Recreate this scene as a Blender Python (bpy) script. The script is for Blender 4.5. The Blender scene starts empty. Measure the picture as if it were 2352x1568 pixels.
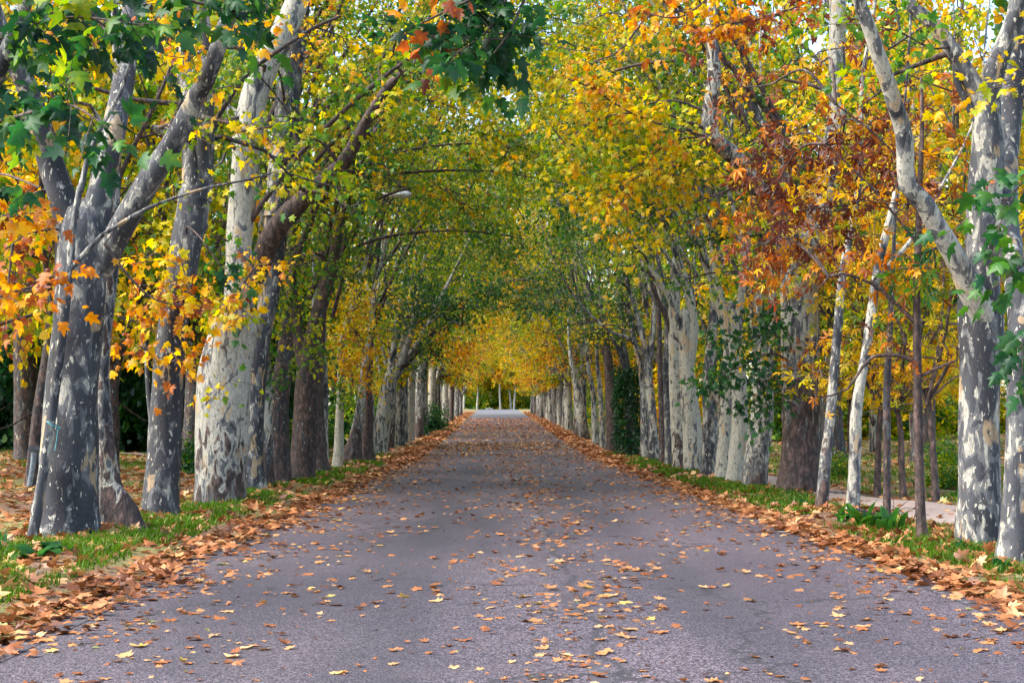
import bpy, math, random
import numpy as np
from mathutils import Vector, Euler

SEED = 7
rng = np.random.default_rng(SEED)
random.seed(SEED)
S = bpy.context.scene
COL = S.collection

# ------------------------------------------------------------------ camera
F = 3267.0            # focal length in units of a 2352 px wide frame (50 mm lens)
CW, CH = 2352, 1568
VX, VY = 1140.0, 971.0   # where the road direction (+Y) vanishes
EYE = 1.47
yaw = math.atan((CW / 2 - VX) / F)
pitch = math.atan((VY - CH / 2) / F)
cam_d = bpy.data.cameras.new("camera")
cam = bpy.data.objects.new("camera", cam_d)
COL.objects.link(cam)
cam.location = (0, 0, EYE)
cam.rotation_euler = (math.pi / 2 + pitch, 0, -yaw)
cam_d.lens = 50.0
cam_d.sensor_width = 36.0
cam_d.clip_end = 3000
cam_d.clip_start = 0.1
S.camera = cam
RM = np.array(Euler(cam.rotation_euler).to_matrix())


def at(px, py, Y):
    """world point seen at picture point (px, py) at the distance Y along the road"""
    d = RM @ np.array([(px - CW / 2) / F, -(py - CH / 2) / F, -1.0])
    d = d * (Y / d[1])
    return np.array([d[0], d[1], d[2] + EYE])


# ------------------------------------------------------------------ terrain
def road_z(y):
    y = np.asarray(y, float)
    a, b, s = 55.0, 78.0, 0.0195
    t = np.clip((y - a) / (b - a), 0, 1)
    z = s * (b - a) * t * t / 2 + s * np.clip(y - b, 0, 275 - b)
    return z - 0.012 * np.clip(y - 275, 0, 400)


def ground_z(x, y):
    x = np.asarray(x, float)
    y = np.asarray(y, float)
    d = np.maximum(np.maximum(-3.3 - x, x - 4.05), 0)
    z = road_z(y)
    ver = 0.07 * np.clip(d / 0.9, 0, 1)
    bump = (0.035 * np.sin(x * 1.7 + y * 0.6) + 0.03 * np.sin(y * 1.1 - x * 0.8) + 0.02 * np.sin(x * 3.1 + 1 + y * 2.3)) * np.clip(d / 2, 0, 1)
    far = np.clip((d - 5) / 40, 0, 1.5) * 0.65
    return z + ver + bump + far


# ------------------------------------------------------------------ node helpers
class NT:
    def __init__(self, name):
        self.m = bpy.data.materials.new(name)
        self.m.use_nodes = True
        self.t = self.m.node_tree
        self.t.nodes.clear()

    def n(self, typ, ins=None, **props):
        nd = self.t.nodes.new(typ)
        for k, v in props.items():
            setattr(nd, k, v)
        for k, v in (ins or {}).items():
            sk = nd.inputs[k]
            if isinstance(v, bpy.types.NodeSocket):
                self.t.links.new(v, sk)
            else:
                sk.default_value = v
        return nd

    def math(self, op, a, b=0.0, c=0.0, clamp=False):
        return self.n('ShaderNodeMath', {0: a, 1: b, 2: c}, operation=op, use_clamp=clamp).outputs[0]

    def step(self, v, lo, hi):
        return self.n('ShaderNodeMapRange', {'Value': v, 'From Min': lo, 'From Max': hi}, interpolation_type='SMOOTHSTEP').outputs['Result']

    def noise(self, vec, scale, detail=3.0, rough=0.5, dist=0.0):
        return self.n('ShaderNodeTexNoise', {'Vector': vec, 'Scale': scale, 'Detail': detail, 'Roughness': rough, 'Distortion': dist}).outputs['Fac']

    def ramp(self, fac, stops, interp='LINEAR'):
        nd = self.n('ShaderNodeValToRGB', {'Fac': fac})
        cr = nd.color_ramp
        cr.interpolation = interp
        while len(cr.elements) < len(stops):
            cr.elements.new(0.5)
        for e, (p, c) in zip(cr.elements, stops):
            e.position = p
            e.color = (*c, 1)
        return nd.outputs['Color']

    def mix(self, fac, a, b, blend='MIX'):
        nd = self.n('ShaderNodeMix', data_type='RGBA', blend_type=blend)
        for idx, v in ((0, fac), (6, a), (7, b)):
            if isinstance(v, bpy.types.NodeSocket):
                self.t.links.new(v, nd.inputs[idx])
            else:
                nd.inputs[idx].default_value = v if idx == 0 else (*v, 1)
        return nd.outputs[2]

    def out(self, shader):
        o = self.n('ShaderNodeOutputMaterial')
        self.t.links.new(shader, o.inputs['Surface'])
        return self.m


def scaled(nt, vec, sx, sy, sz, off=None):
    v = nt.n('ShaderNodeVectorMath', {0: vec, 1: (sx, sy, sz)}, operation='MULTIPLY').outputs[0]
    if off is not None:
        v = nt.n('ShaderNodeVectorMath', {0: v, 1: off}, operation='ADD').outputs[0]
    return v


def bark_material():
    """mottled plane bark. object colour: R = share of pale bark, G = how brown, B = how high the rough brown base climbs"""
    t = NT("plane_bark")
    oi = t.n('ShaderNodeObjectInfo')
    sep = t.n('ShaderNodeSeparateColor', {'Color': oi.outputs['Color']})
    R, G, B = sep.outputs[0], sep.outputs[1], sep.outputs[2]
    G = t.math('MAXIMUM', G, t.math('MULTIPLY', t.n('ShaderNodeAttribute', attribute_name='thin').outputs['Fac'], 0.62))
    co = t.n('ShaderNodeTexCoord').outputs['Object']
    loc = t.n('ShaderNodeVectorMath', {0: oi.outputs['Location'], 1: (1.7, 1.3, 2.1)}, operation='MULTIPLY').outputs[0]
    v = scaled(t, co, 1, 1, 0.42, loc)
    z = t.n('ShaderNodeSeparateXYZ', {'Vector': co}).outputs[2]
    big = t.noise(scaled(t, co, 1, 1, 0.22, loc), 2.6, 2, 0.5)
    flake = t.noise(v, 7.2, 4.5, 0.5, 0.6)
    flake2 = t.noise(v, 21.0, 3.0, 0.5, 0.3)
    small = t.noise(scaled(t, co, 1, 1, 0.6, loc), 26.0, 2.0, 0.5)
    fine = t.noise(scaled(t, co, 1, 1, 0.25, loc), 90.0, 3.0, 0.6)
    a = t.math('MULTIPLY_ADD', big, 0.45, t.math('MULTIPLY', flake, 0.9))
    a = t.math('ADD', a, t.math('MULTIPLY', t.math('SUBTRACT', R, 0.5), 0.36))
    pale = t.step(a, 0.705, 0.73)
    mid = t.step(a, 0.612, 0.642)
    dark = t.mix(t.step(big, 0.35, 0.6), (0.016, 0.018, 0.024), (0.046, 0.050, 0.060))
    grey = t.mix(t.step(flake2, 0.4, 0.6), (0.082, 0.087, 0.094), (0.145, 0.147, 0.145))
    cream = t.mix(t.step(flake2, 0.42, 0.62), (0.43, 0.41, 0.335), (0.29, 0.285, 0.25))
    c = t.mix(mid, dark, grey)
    c = t.mix(pale, c, cream)
    sp = t.step(flake2, 0.64, 0.655)
    c = t.mix(sp, c, (0.44, 0.42, 0.34))
    sp2 = t.step(small, 0.655, 0.68)
    c = t.mix(t.math('MULTIPLY', sp2, 0.8), c, (0.085, 0.055, 0.045))
    och = t.math('MULTIPLY', t.step(t.noise(v, 3.3, 2, 0.5, 0.3), 0.60, 0.63), t.step(flake, 0.45, 0.5))
    c = t.mix(t.math('MULTIPLY', och, 0.7), c, (0.42, 0.29, 0.15))
    # rough brown scale bark
    br_n = t.noise(scaled(t, co, 1, 1, 0.5, loc), 13.0, 4.0, 0.65)
    brown = t.ramp(br_n, [(0.32, (0.012, 0.009, 0.009)), (0.5, (0.050, 0.030, 0.027)), (0.68, (0.17, 0.105, 0.09))])
    hgt = t.math('SUBTRACT', t.math('MULTIPLY', B, 5.0), z)
    bm = t.math('ADD', t.math('MULTIPLY', hgt, 0.5), t.math('MULTIPLY', t.math('SUBTRACT', flake, 0.5), 3.8))
    bm = t.math('MULTIPLY', t.step(bm, -0.1, 0.25), t.step(B, 0.02, 0.06))
    gm = t.step(t.math('ADD', t.math('SUBTRACT', G, 0.5), t.math('MULTIPLY', t.math('SUBTRACT', flake, 0.5), 1.6)), -0.03, 0.05)
    gm = t.math('MULTIPLY', gm, t.step(G, 0.02, 0.1))
    c = t.mix(t.math('MAXIMUM', bm, gm), c, brown)
    c = t.mix(t.math('MULTIPLY', t.step(fine, 0.35, 0.75), 0.35), c, (0.09, 0.09, 0.085))
    stain = t.step(t.noise(scaled(t, co, 1, 1, 0.07, loc), 11.0, 4, 0.6), 0.56, 0.72)
    c = t.mix(t.math('MULTIPLY', stain, 0.45), c, (0.055, 0.05, 0.045))
    crk = t.n('ShaderNodeTexVoronoi', {'Vector': scaled(t, co, 1, 1, 0.3, loc), 'Scale': 13.0}, feature='DISTANCE_TO_EDGE').outputs['Distance']
    crm = t.math('MULTIPLY', t.math('SUBTRACT', 1.0, t.step(crk, 0.004, 0.03)), t.step(flake, 0.5, 0.62))
    c = t.mix(t.math('MULTIPLY', crm, 0.5), c, (0.05, 0.045, 0.04))
    h = t.math('ADD', t.math('MULTIPLY', t.math('ADD', mid, pale), -0.22), t.math('MULTIPLY', fine, 0.3))
    h = t.math('SUBTRACT', h, t.math('MULTIPLY', crm, 0.4))
    h = t.math('ADD', h, t.math('MULTIPLY', t.math('MULTIPLY', t.math('MAXIMUM', bm, gm), br_n), 1.6))
    bump = t.n('ShaderNodeBump', {'Height': h, 'Strength': 0.8, 'Distance': 0.02})
    p = t.n('ShaderNodeBsdfPrincipled', {'Base Color': c, 'Roughness': 0.72, 'Normal': bump.outputs[0], 'Specular IOR Level': 0.3})
    return t.out(p.outputs[0])


def leaf_material(name, stops, gloss=0.05, trans=0.45):
    t = NT(name)
    oi = t.n('ShaderNodeObjectInfo')
    R = t.n('ShaderNodeSeparateColor', {'Color': oi.outputs['Color']})
    at_ = t.n('ShaderNodeAttribute', attribute_name='hue').outputs['Fac']
    geo = t.n('ShaderNodeNewGeometry')
    nz = t.noise(geo.outputs['Position'], 0.55, 2, 0.5)
    h = t.math('ADD', at_, t.math('SUBTRACT', R.outputs[0], 0.5))
    h = t.math('ADD', h, t.math('MULTIPLY', t.math('SUBTRACT', nz, 0.5), 0.5))
    h2 = t.math('ADD', h, t.math('MULTIPLY', t.math('SUBTRACT', t.noise(geo.outputs['Position'], 14.0, 2, 0.5), 0.5), 0.22))
    c = t.ramp(h2, stops)
    wn = t.n('ShaderNodeTexWhiteNoise', {'W': t.math('MULTIPLY', at_, 937.0)}, noise_dimensions='1D').outputs['Value']
    hsv = t.n('ShaderNodeHueSaturation', {'Color': c, 'Value': t.math('MULTIPLY_ADD', wn, 0.6, 0.68), 'Saturation': 1.06})
    c = hsv.outputs[0]
    d = t.n('ShaderNodeBsdfDiffuse', {'Color': c}).outputs[0]
    tr = t.n('ShaderNodeBsdfTranslucent', {'Color': t.mix(0.3, c, (1.0, 0.95, 0.3), 'MULTIPLY')}).outputs[0]
    m = t.n('ShaderNodeMixShader', {0: trans, 1: d, 2: tr}).outputs[0]
    g = t.n('ShaderNodeBsdfGlossy', {'Color': (0.9, 0.95, 1, 1), 'Roughness': 0.42}).outputs[0]
    m = t.n('ShaderNodeMixShader', {0: gloss, 1: m, 2: g}).outputs[0]
    return t.out(m)


AUTUMN = [(0.0, (0.010, 0.050, 0.018)), (0.16, (0.020, 0.095, 0.025)), (0.32, (0.075, 0.20, 0.022)), (0.45, (0.27, 0.36, 0.02)),
          (0.56, (0.70, 0.54, 0.025)), (0.67, (0.78, 0.43, 0.025)), (0.78, (0.60, 0.20, 0.025)), (0.87, (0.34, 0.085, 0.03)), (1.0, (0.13, 0.038, 0.025))]
LITTER = [(0.0, (0.09, 0.038, 0.022)), (0.2, (0.20, 0.075, 0.035)), (0.45, (0.36, 0.15, 0.065)), (0.65, (0.46, 0.24, 0.115)), (0.8, (0.52, 0.33, 0.17)),
          (0.9, (0.50, 0.34, 0.09)), (0.97, (0.22, 0.22, 0.10)), (1.0, (0.16, 0.20, 0.10))]
GRASS = [(0.0, (0.03, 0.075, 0.008)), (0.4, (0.075, 0.16, 0.012)), (0.75, (0.11, 0.22, 0.02)), (0.9, (0.26, 0.26, 0.06)), (1.0, (0.40, 0.32, 0.14))]
M_BARK = bark_material()
M_LEAF = leaf_material("autumn_leaf", AUTUMN, 0.02, 0.55)
M_LITTER = leaf_material("fallen_leaf", LITTER, 0.03, 0.15)
M_GRASS = leaf_material("grass_blade", GRASS, 0.012, 0.4)


def plain(name, col, rough=0.6, metal=0.0, nscale=0, ncol=None):
    t = NT(name)
    c = (*col, 1)
    if nscale:
        co = t.n('ShaderNodeTexCoord').outputs['Object']
        c = t.mix(t.step(t.noise(co, nscale, 4, 0.6), 0.35, 0.65), col, ncol)
    p = t.n('ShaderNodeBsdfPrincipled', {'Base Color': c, 'Roughness': rough, 'Metallic': metal})
    return t.out(p.outputs[0])


# ------------------------------------------------------------------ mesh helpers
def mesh_from(name, verts, faces, nv, mat, attrs=None, smooth=False):
    """verts (V,3); faces: flat loop index array; nv: verts per face (int or array)"""
    me = bpy.data.meshes.new(name)
    verts = np.asarray(verts, np.float32)
    faces = np.asarray(faces, np.int32).ravel()
    if np.isscalar(nv):
        cnt = np.full(len(faces) // nv, nv, np.int32)
    else:
        cnt = np.asarray(nv, np.int32)
    start = np.concatenate([[0], np.cumsum(cnt)[:-1]]).astype(np.int32)
    me.vertices.add(len(verts))
    me.vertices.foreach_set('co', verts.ravel())
    me.loops.add(len(faces))
    me.loops.foreach_set('vertex_index', faces)
    me.polygons.add(len(cnt))
    me.polygons.foreach_set('loop_start', start)
    if smooth:
        me.polygons.foreach_set('use_smooth', np.ones(len(cnt), bool))
    for k, v in (attrs or {}).items():
        a = me.attributes.new(k, 'FLOAT', 'FACE')
        a.data.foreach_set('value', np.asarray(v, np.float32))
    me.update(calc_edges=True)
    if mat:
        me.materials.append(mat)
    return me


def link(name, me, parent=None, loc=None, color=None):
    o = bpy.data.objects.new(name, me)
    COL.objects.link(o)
    if parent is not None:
        o.parent = parent
    if loc is not None:
        o.location = loc
    if color is not None:
        o.color = color
    return o


def tag(o, label=None, cat=None, group=None, kind=None):
    for k, v in (('label', label), ('category', cat), ('group', group), ('kind', kind)):
        if v:
            o[k] = v
    return o


def empty(name, loc):
    o = bpy.data.objects.new(name, None)
    o.empty_display_size = 0.3
    COL.objects.link(o)
    o.location = loc
    return o


def smooth_poly(pts, rad, step):
    """Catmull-Rom through control points"""
    P = np.asarray(pts, float)
    R = np.asarray(rad, float)
    if len(P) < 2:
        return P, R
    ext = np.vstack([2 * P[0] - P[1], P, 2 * P[-1] - P[-2]])
    op, orr = [], []
    for i in range(len(P) - 1):
        p0, p1, p2, p3 = ext[i:i + 4]
        n = max(1, int(np.linalg.norm(p2 - p1) / step))
        for t in np.linspace(0, 1, n, endpoint=False):
            op.append(0.5 * (2 * p1 + (p2 - p0) * t + (2 * p0 - 5 * p1 + 4 * p2 - p3) * t ** 2 + (3 * p1 - p0 - 3 * p2 + p3) * t ** 3))
            orr.append(R[i] + (R[i + 1] - R[i]) * t)
    op.append(P[-1])
    orr.append(R[-1])
    return np.array(op), np.array(orr)


class Tubes:
    """collects swept tubes into one mesh"""
    def __init__(self):
        self.v, self.f, self.n = [], [], 0
        self.a, self.ca, self.caps, self.thin = [], [], [], 0.0

    def add(self, pts, rad, sides=8, rough=0.0, flare=0.0, lobes=0.0, knots=0):
        P = np.asarray(pts, float)
        R = np.asarray(rad, float)
        n = len(P)
        T = np.gradient(P, axis=0)
        T /= np.linalg.norm(T, axis=1)[:, None] + 1e-9
        up = np.array([0, 1, 0.0]) if abs(T[0, 2]) > 0.7 else np.array([0, 0, 1.0])
        A = np.cross(T, up)
        A /= np.linalg.norm(A, axis=1)[:, None] + 1e-9
        Bv = np.cross(T, A)
        th = np.linspace(0, 2 * np.pi, sides, endpoint=False)
        ph = rng.random(6) * 6.28
        L = np.concatenate([[0], np.cumsum(np.linalg.norm(np.diff(P, axis=0), axis=1))])
        prof = np.ones((n, sides))
        if rough:
            prof += rough * (0.5 * np.sin(th[None] * 2 + L[:, None] * 0.9 + ph[0]) + 0.35 * np.sin(th[None] * 3 - L[:, None] * 2.1 + ph[1])
                             + 0.4 * np.sin(L[:, None] * 3.3 + ph[2]) * np.sin(th[None] + ph[3]) + 0.25 * np.sin(th[None] * 5 + L[:, None] * 4.7 + ph[4]))
        if flare:
            fl = np.exp(-L / 0.26)
            prof += flare * fl[:, None] * (1 + 0.55 * np.sin(th[None] * 4 + ph[5]) + 0.3 * np.sin(th[None] * 7 + ph[1]))
        if lobes:
            prof += lobes * np.exp(-((L[:, None] - 0.3) / 0.35) ** 2) * (np.sin(th[None] * 3 + ph[2] + L[:, None] * 3) + 0.5 * np.sin(th[None] * 6 + L[:, None] * 9))
        for kn in range(knots):
            l0, a0, s0 = rng.uniform(.3, L[-1]), rng.random() * 6.28, rng.uniform(.05, .13)
            da = np.abs((th[None] - a0 + np.pi) % (2 * np.pi) - np.pi) * R.max()
            prof += rng.uniform(.05, .2) * np.exp(-((L[:, None] - l0) / s0) ** 2 - (da / (s0 * 1.2)) ** 2)
        V = P[:, None] + (A[:, None] * np.cos(th)[None, :, None] + Bv[:, None] * np.sin(th)[None, :, None]) * (R[:, None] * prof)[..., None]
        self.v.append(V.reshape(-1, 3))
        i = np.arange(n - 1)[:, None] * sides
        j = np.arange(sides)[None]
        k = (j + 1) % sides
        q = np.stack([i + j, i + k, i + k + sides, i + j + sides], -1).reshape(-1, 4)[:, ::-1] + self.n
        self.f.append(q)
        self.a.append(np.full(len(q), self.thin))
        cap = np.array([[(n - 1) * sides, (n - 1) * sides + m, (n - 1) * sides + m + 1, (n - 1) * sides + m + 1] for m in range(1, sides - 1)])
        self.caps.append(cap[:, :3] + self.n)
        self.ca.append(np.full(len(cap), self.thin))
        self.n += n * sides

    def twigs(self, st, di, ln, r):
        """many thin three-sided twigs at once"""
        m = len(st)
        if not m:
            return
        ts = np.array([0, 0.5, 1.0])
        P = st[:, None] + di[:, None] * (ln[:, None] * ts[None])[..., None]
        P[:, :, 2] -= 0.12 * ln[:, None] * ts[None] ** 2
        ref = np.where(np.abs(di[:, 2:3]) > 0.8, np.array([[1.0, 0, 0]]), np.array([[0, 0, 1.0]]))
        A = np.cross(di, ref)
        A /= np.linalg.norm(A, axis=1)[:, None] + 1e-9
        B = np.cross(di, A)
        th = np.array([0, 2.094, 4.189])
        rr = r * np.array([1.0, 0.75, 0.35])
        V = P[:, :, None] + (A[:, None, None] * np.cos(th)[None, None, :, None] + B[:, None, None] * np.sin(th)[None, None, :, None]) * rr[None, :, None, None]
        self.v.append(V.reshape(-1, 3))
        q = []
        for s in range(2):
            for j in range(3):
                k = (j + 1) % 3
                q.append([s * 3 + j, s * 3 + 3 + j, s * 3 + 3 + k, s * 3 + k])
        q = np.array(q)
        self.f.append((np.arange(m)[:, None, None] * 9 + q[None]).reshape(-1, 4) + self.n)
        self.a.append(np.full(m * 6, self.thin))
        self.n += m * 9

    def mesh(self, name, mat, base=(0, 0, 0)):
        V = np.vstack(self.v) - np.asarray(base)
        fq = np.vstack(self.f)
        caps = np.vstack(self.caps) if self.caps else np.zeros((0, 3), int)
        loops = np.concatenate([fq.ravel(), caps.ravel()])
        cnt = np.concatenate([np.full(len(fq), 4), np.full(len(caps), 3)])
        return mesh_from(name, V, loops, cnt, mat, {'thin': np.concatenate(self.a + self.ca)}, smooth=True)


# leaf templates: (x across, y along, z out of plane), faces
def lobed():
    half = [(0.10, -0.05), (0.34, -0.02), (0.50, 0.16), (0.30, 0.27), (0.55, 0.58), (0.38, 0.60), (0.22, 0.56), (0.15, 0.80)]
    out = [(0, 0.02)] + half + [(0, 1.06)] + [(-x, y) for x, y in half[::-1]]
    v = [(0, 0.36, 0.05)] + [(x, y, -0.16 * abs(x) - 0.14 * (y - 0.4) ** 2) for x, y in out]
    n = len(out)
    return np.array(v, float), np.array([(0, 1 + i, 1 + (i + 1) % n) for i in range(n)])


def lobed_low():
    half = [(0.42, 0.02), (0.26, 0.28), (0.48, 0.58), (0.16, 0.62)]
    out = [(0, 0.04)] + half + [(0, 1.02)] + [(-x, y) for x, y in half[::-1]]
    v = [(0, 0.36, 0.05)] + [(x, y, -0.16 * abs(x) - 0.12 * (y - 0.4) ** 2) for x, y in out]
    n = len(out)
    return np.array(v, float), np.array([(0, 1 + i, 1 + (i + 1) % n) for i in range(n)])


def simple():
    v = np.array([(0, 0, 0), (0.5, 0.2, -0.1), (0.42, 0.62, -0.1), (0, 1, -0.05), (-0.42, 0.62, -0.1), (-0.5, 0.2, -0.1)], float)
    return v, np.array([(0, 1, 2), (0, 2, 3), (0, 3, 4), (0, 4, 5)])


def palmate():
    V, Fc = [], []
    for a, L in ((-1.9, 0.55), (-0.95, 0.85), (0, 1.0), (0.95, 0.85), (1.9, 0.55)):
        d = np.array([math.sin(a), math.cos(a)])
        s = np.array([d[1], -d[0]])
        b = len(V)
        for t, w, z in ((0, 0, 0.03), (0.62, 0.17, -0.03), (1, 0, -0.22), (0.62, -0.17, -0.03)):
            p = d * L * t + s * w * L
            V.append((p[0], p[1], z * L))
        Fc += [(b, b + 1, b + 2), (b, b + 2, b + 3)]
    return np.array(V, float), np.array(Fc)


def narrow():
    v = np.array([(0, 0, 0), (0.16, 0.35, -0.02), (0.13, 0.7, -0.04), (0, 1, -0.1), (-0.13, 0.7, -0.04), (-0.16, 0.35, -0.02)], float)
    return v, np.array([(0, 1, 2), (0, 2, 3), (0, 3, 4), (0, 4, 5)])


TPL = {'lobed': lobed(), 'low': lobed_low(), 'simple': simple(), 'palm': palmate(), 'narrow': narrow()}


def unit(v):
    return v / (np.linalg.norm(v, axis=-1, keepdims=True) + 1e-9)


def leaf_cloud(name, pos, size, hue, tip, nrm, tpl, mat, base=(0, 0, 0), curl=None, wide=None):
    tv, tf = TPL[tpl]
    N = len(pos)
    T = unit(tip)
    Sd = unit(np.cross(T, nrm))
    Nn = np.cross(Sd, T)
    z = tv[None, :, 2] * (np.ones(N) if curl is None else curl)[:, None]
    V = (pos - np.asarray(base))[:, None] + size[:, None, None] * (Sd[:, None] * (tv[None, :, 0] * (np.ones(N) if wide is None else wide)[:, None])[..., None] + T[:, None] * tv[None, :, 1, None] + Nn[:, None] * z[..., None])
    f = (tf[None] + (np.arange(N) * len(tv))[:, None, None]).reshape(-1)
    return mesh_from(name, V.reshape(-1, 3), f, 3, mat, {'hue': np.repeat(hue, len(tf))})


CLEAR = (at(908, 453, 42.0), at(908, 453, 15.0))     # a gap among the twigs before the street lamp


LEAFK = 0.8


class Foliage:
    """leaves and twigs of one tree"""
    def __init__(self):
        self.P, self.H, self.Sz, self.T = [], [], [], []

    def from_twigs(self, st, di, ln, hue, K, size, keep=None):
        """hue per twig"""
        m = len(st)
        if not m:
            return
        t = 0.15 + 0.9 * (np.arange(K)[None] + rng.random((m, K))) / K
        P = st[:, None] + di[:, None] * (ln[:, None] * t)[..., None]
        P[..., 2] -= 0.12 * ln[:, None] * t ** 2
        lat = rng.normal(0, 1, (m, K, 3))
        P = P + lat * 0.075
        tip = unit(di)[:, None] * 0.5 + lat * 0.55 + np.array([0, 0, -0.55])
        h = hue[:, None] + rng.normal(0, 0.055, (m, K))
        s = size * LEAFK * rng.uniform(0.45, 1.25, (m, K))
        P, tip, h, s = P.reshape(-1, 3), tip.reshape(-1, 3), h.ravel(), s.ravel()
        if CLEAR is not None:
            a_, b_ = CLEAR
            u = np.clip(((P - a_) @ (b_ - a_)) / ((b_ - a_) @ (b_ - a_)), 0, 1)
            k = np.linalg.norm(P - a_ - u[:, None] * (b_ - a_), axis=1) > 0.42
            P, tip, h, s = P[k], tip[k], h[k], s[k]
        if keep is not None:
            k = keep(P)
            P, tip, h, s = P[k], tip[k], h[k], s[k]
        self.P.append(P)
        self.T.append(tip)
        self.H.append(h)
        self.Sz.append(s)

    def count(self):
        return sum(len(p) for p in self.P)

    def mesh(self, name, tpl, mat, base):
        P, T, H, Z = np.vstack(self.P), np.vstack(self.T), np.concatenate(self.H), np.concatenate(self.Sz)
        n = rng.normal(0, 0.75, P.shape) + np.array([0, -0.25, 0.75])
        return leaf_cloud(name, P, Z, np.clip(H, 0.001, 0.999), T, n, tpl, mat, base, rng.uniform(0.2, 3.2, len(P)), rng.uniform(0.7, 1.12, len(P)))


def tunnel_keep(P):
    """the clear space over the carriageway and in front of the lens"""
    x, y, z = P[..., 0], P[..., 1], P[..., 2] - road_z(P[..., 1])
    dx = (x - 0.3) / 5.2
    ceil = 4.75 - 1.6 * np.clip(dx * dx, 0, 1)
    over = (np.abs(dx) < 1) & (z < ceil)
    low = z < 1.7
    return ~over & ~low & (y > 7.5)


def grow(fol, tub, limbs, zmin, hue, sd, bias, dens=1.8, K=10, size=0.17, blen=(1.1, 2.8), keep=tunnel_keep, twl=(0.35, 0.9), tw_per_m=5.0, zmax=99):
    """side branches, twigs and leaves along limb polylines"""
    bias = np.asarray(bias, float)
    for P, R in limbs:
        L = np.concatenate([[0], np.cumsum(np.linalg.norm(np.diff(P, axis=0), axis=1))])
        n = rng.poisson(L[-1] * dens)
        for _ in range(n):
            u = rng.random() ** 0.85 * L[-1]
            p = np.array([np.interp(u, L, P[:, k]) for k in range(3)])
            if p[2] < zmin or p[2] > zmax:
                continue
            r = np.interp(u, L, R)
            az = rng.random() * 6.283
            d = unit(np.array([math.cos(az), math.sin(az), rng.uniform(-0.05, 0.75)]) + bias * rng.uniform(0.2, 1.0))
            bl = rng.uniform(*blen) * (1 - 0.3 * u / L[-1])
            bts = np.linspace(0, 1, 6)
            wob = np.cumsum(rng.normal(0, 0.07 * bl, (6, 3)), axis=0)
            wob[0] = 0
            BP = p + d * (bl * bts)[:, None] + wob
            BP[:, 2] -= 0.28 * bl * bts ** 2
            br = min(0.045, r * 0.55)
            tub.add(BP, br * (1 - 0.82 * bts), 5)
            m = max(3, int(bl * tw_per_m))
            tt = rng.uniform(0.2, 1.0, m)
            st = np.stack([np.interp(tt, bts, BP[:, k]) for k in range(3)], 1)
            dd = unit(d[None] * 0.55 + rng.normal(0, 0.6, (m, 3)) + np.array([0, 0, -0.02]))
            ln = rng.uniform(*twl, m)
            k = keep(st + dd * ln[:, None])
            st, dd, ln = st[k], dd[k], ln[k]
            tub.twigs(st, dd, ln, 0.007)
            hb = hue + rng.normal(0, sd)
            fol.from_twigs(st, dd, ln, hb + rng.normal(0, sd * 0.5, len(st)), K, size, keep)


# ------------------------------------------------------------------ plane trees seen one by one
def pix_poly(spec, Y):
    pts, rad = [], []
    for s in spec:
        px, py, w = s[:3]
        y = Y + (s[3] if len(s) > 3 else 0)
        pts.append(at(px, py, y))
        rad.append(w * 0.5 * y / F)
    return pts, rad


def extend(pts, rad, top, lean=(0, 0)):
    """carry a limb on above the frame, curving upward and thinning"""
    pts, rad = list(pts), list(rad)
    while pts[-1][2] < top and len(pts) < 16:
        d = unit(pts[-1] - pts[-2])
        d = unit(d * 0.75 + np.array([lean[0] + rng.normal(0, 0.12), lean[1] + rng.normal(0, 0.12), 0.45]))
        pts.append(pts[-1] + d * 1.5)
        rad.append(max(rad[-1] * 0.74, 0.018))
    return pts, rad


TREES = []


def arch_boughs(fol, tw, base, Y, n, sd):
    """boughs that reach over the carriageway and close the leafy vault"""
    side = 1 if base[0] < 0 else -1
    for k in range(n):
        z0, z1 = rng.uniform(4.5, 8), 5.6 + (1.5 + 0.2 * Y) * rng.random() ** 0.55
        x1 = 0.4 + side * rng.uniform(-1.5, 2.5)
        y1 = Y + rng.normal(-1.0, 1.5)
        g = base[2]
        pts = np.array([[base[0] + side * .2, Y, g + z0], [base[0] * .72 + x1 * .28, Y * .7 + y1 * .3, g + z0 * .55 + z1 * .45 + .5], [base[0] * .35 + x1 * .65, Y * .4 + y1 * .6, g + z1 + .4], [x1, y1, g + z1]])
        P, R = smooth_poly(pts, [.06, .045, .028, .008], .25)
        tw.add(P, R, 6, .08)
        hue = float(np.interp(Y, [24, 30, 40, 52, 64, 80], [.52, .47, .40, .32, .27, .46])) + rng.normal(0, .06)
        m = 70
        u = rng.uniform(.25, 1, m) * (len(P) - 1)
        st = np.stack([np.interp(u, np.arange(len(P)), P[:, c]) for c in range(3)], 1) + rng.normal(0, .35, (m, 3))
        dd = unit(rng.normal(0, 1, (m, 3)) * np.array([1, 1, .6]))
        ln = rng.uniform(.4, 1.0, m)
        tw.twigs(st, dd, ln, .006)
        fol.from_twigs(st, dd, ln, hue + rng.normal(0, sd * .7, m), 10, .18)


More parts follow.
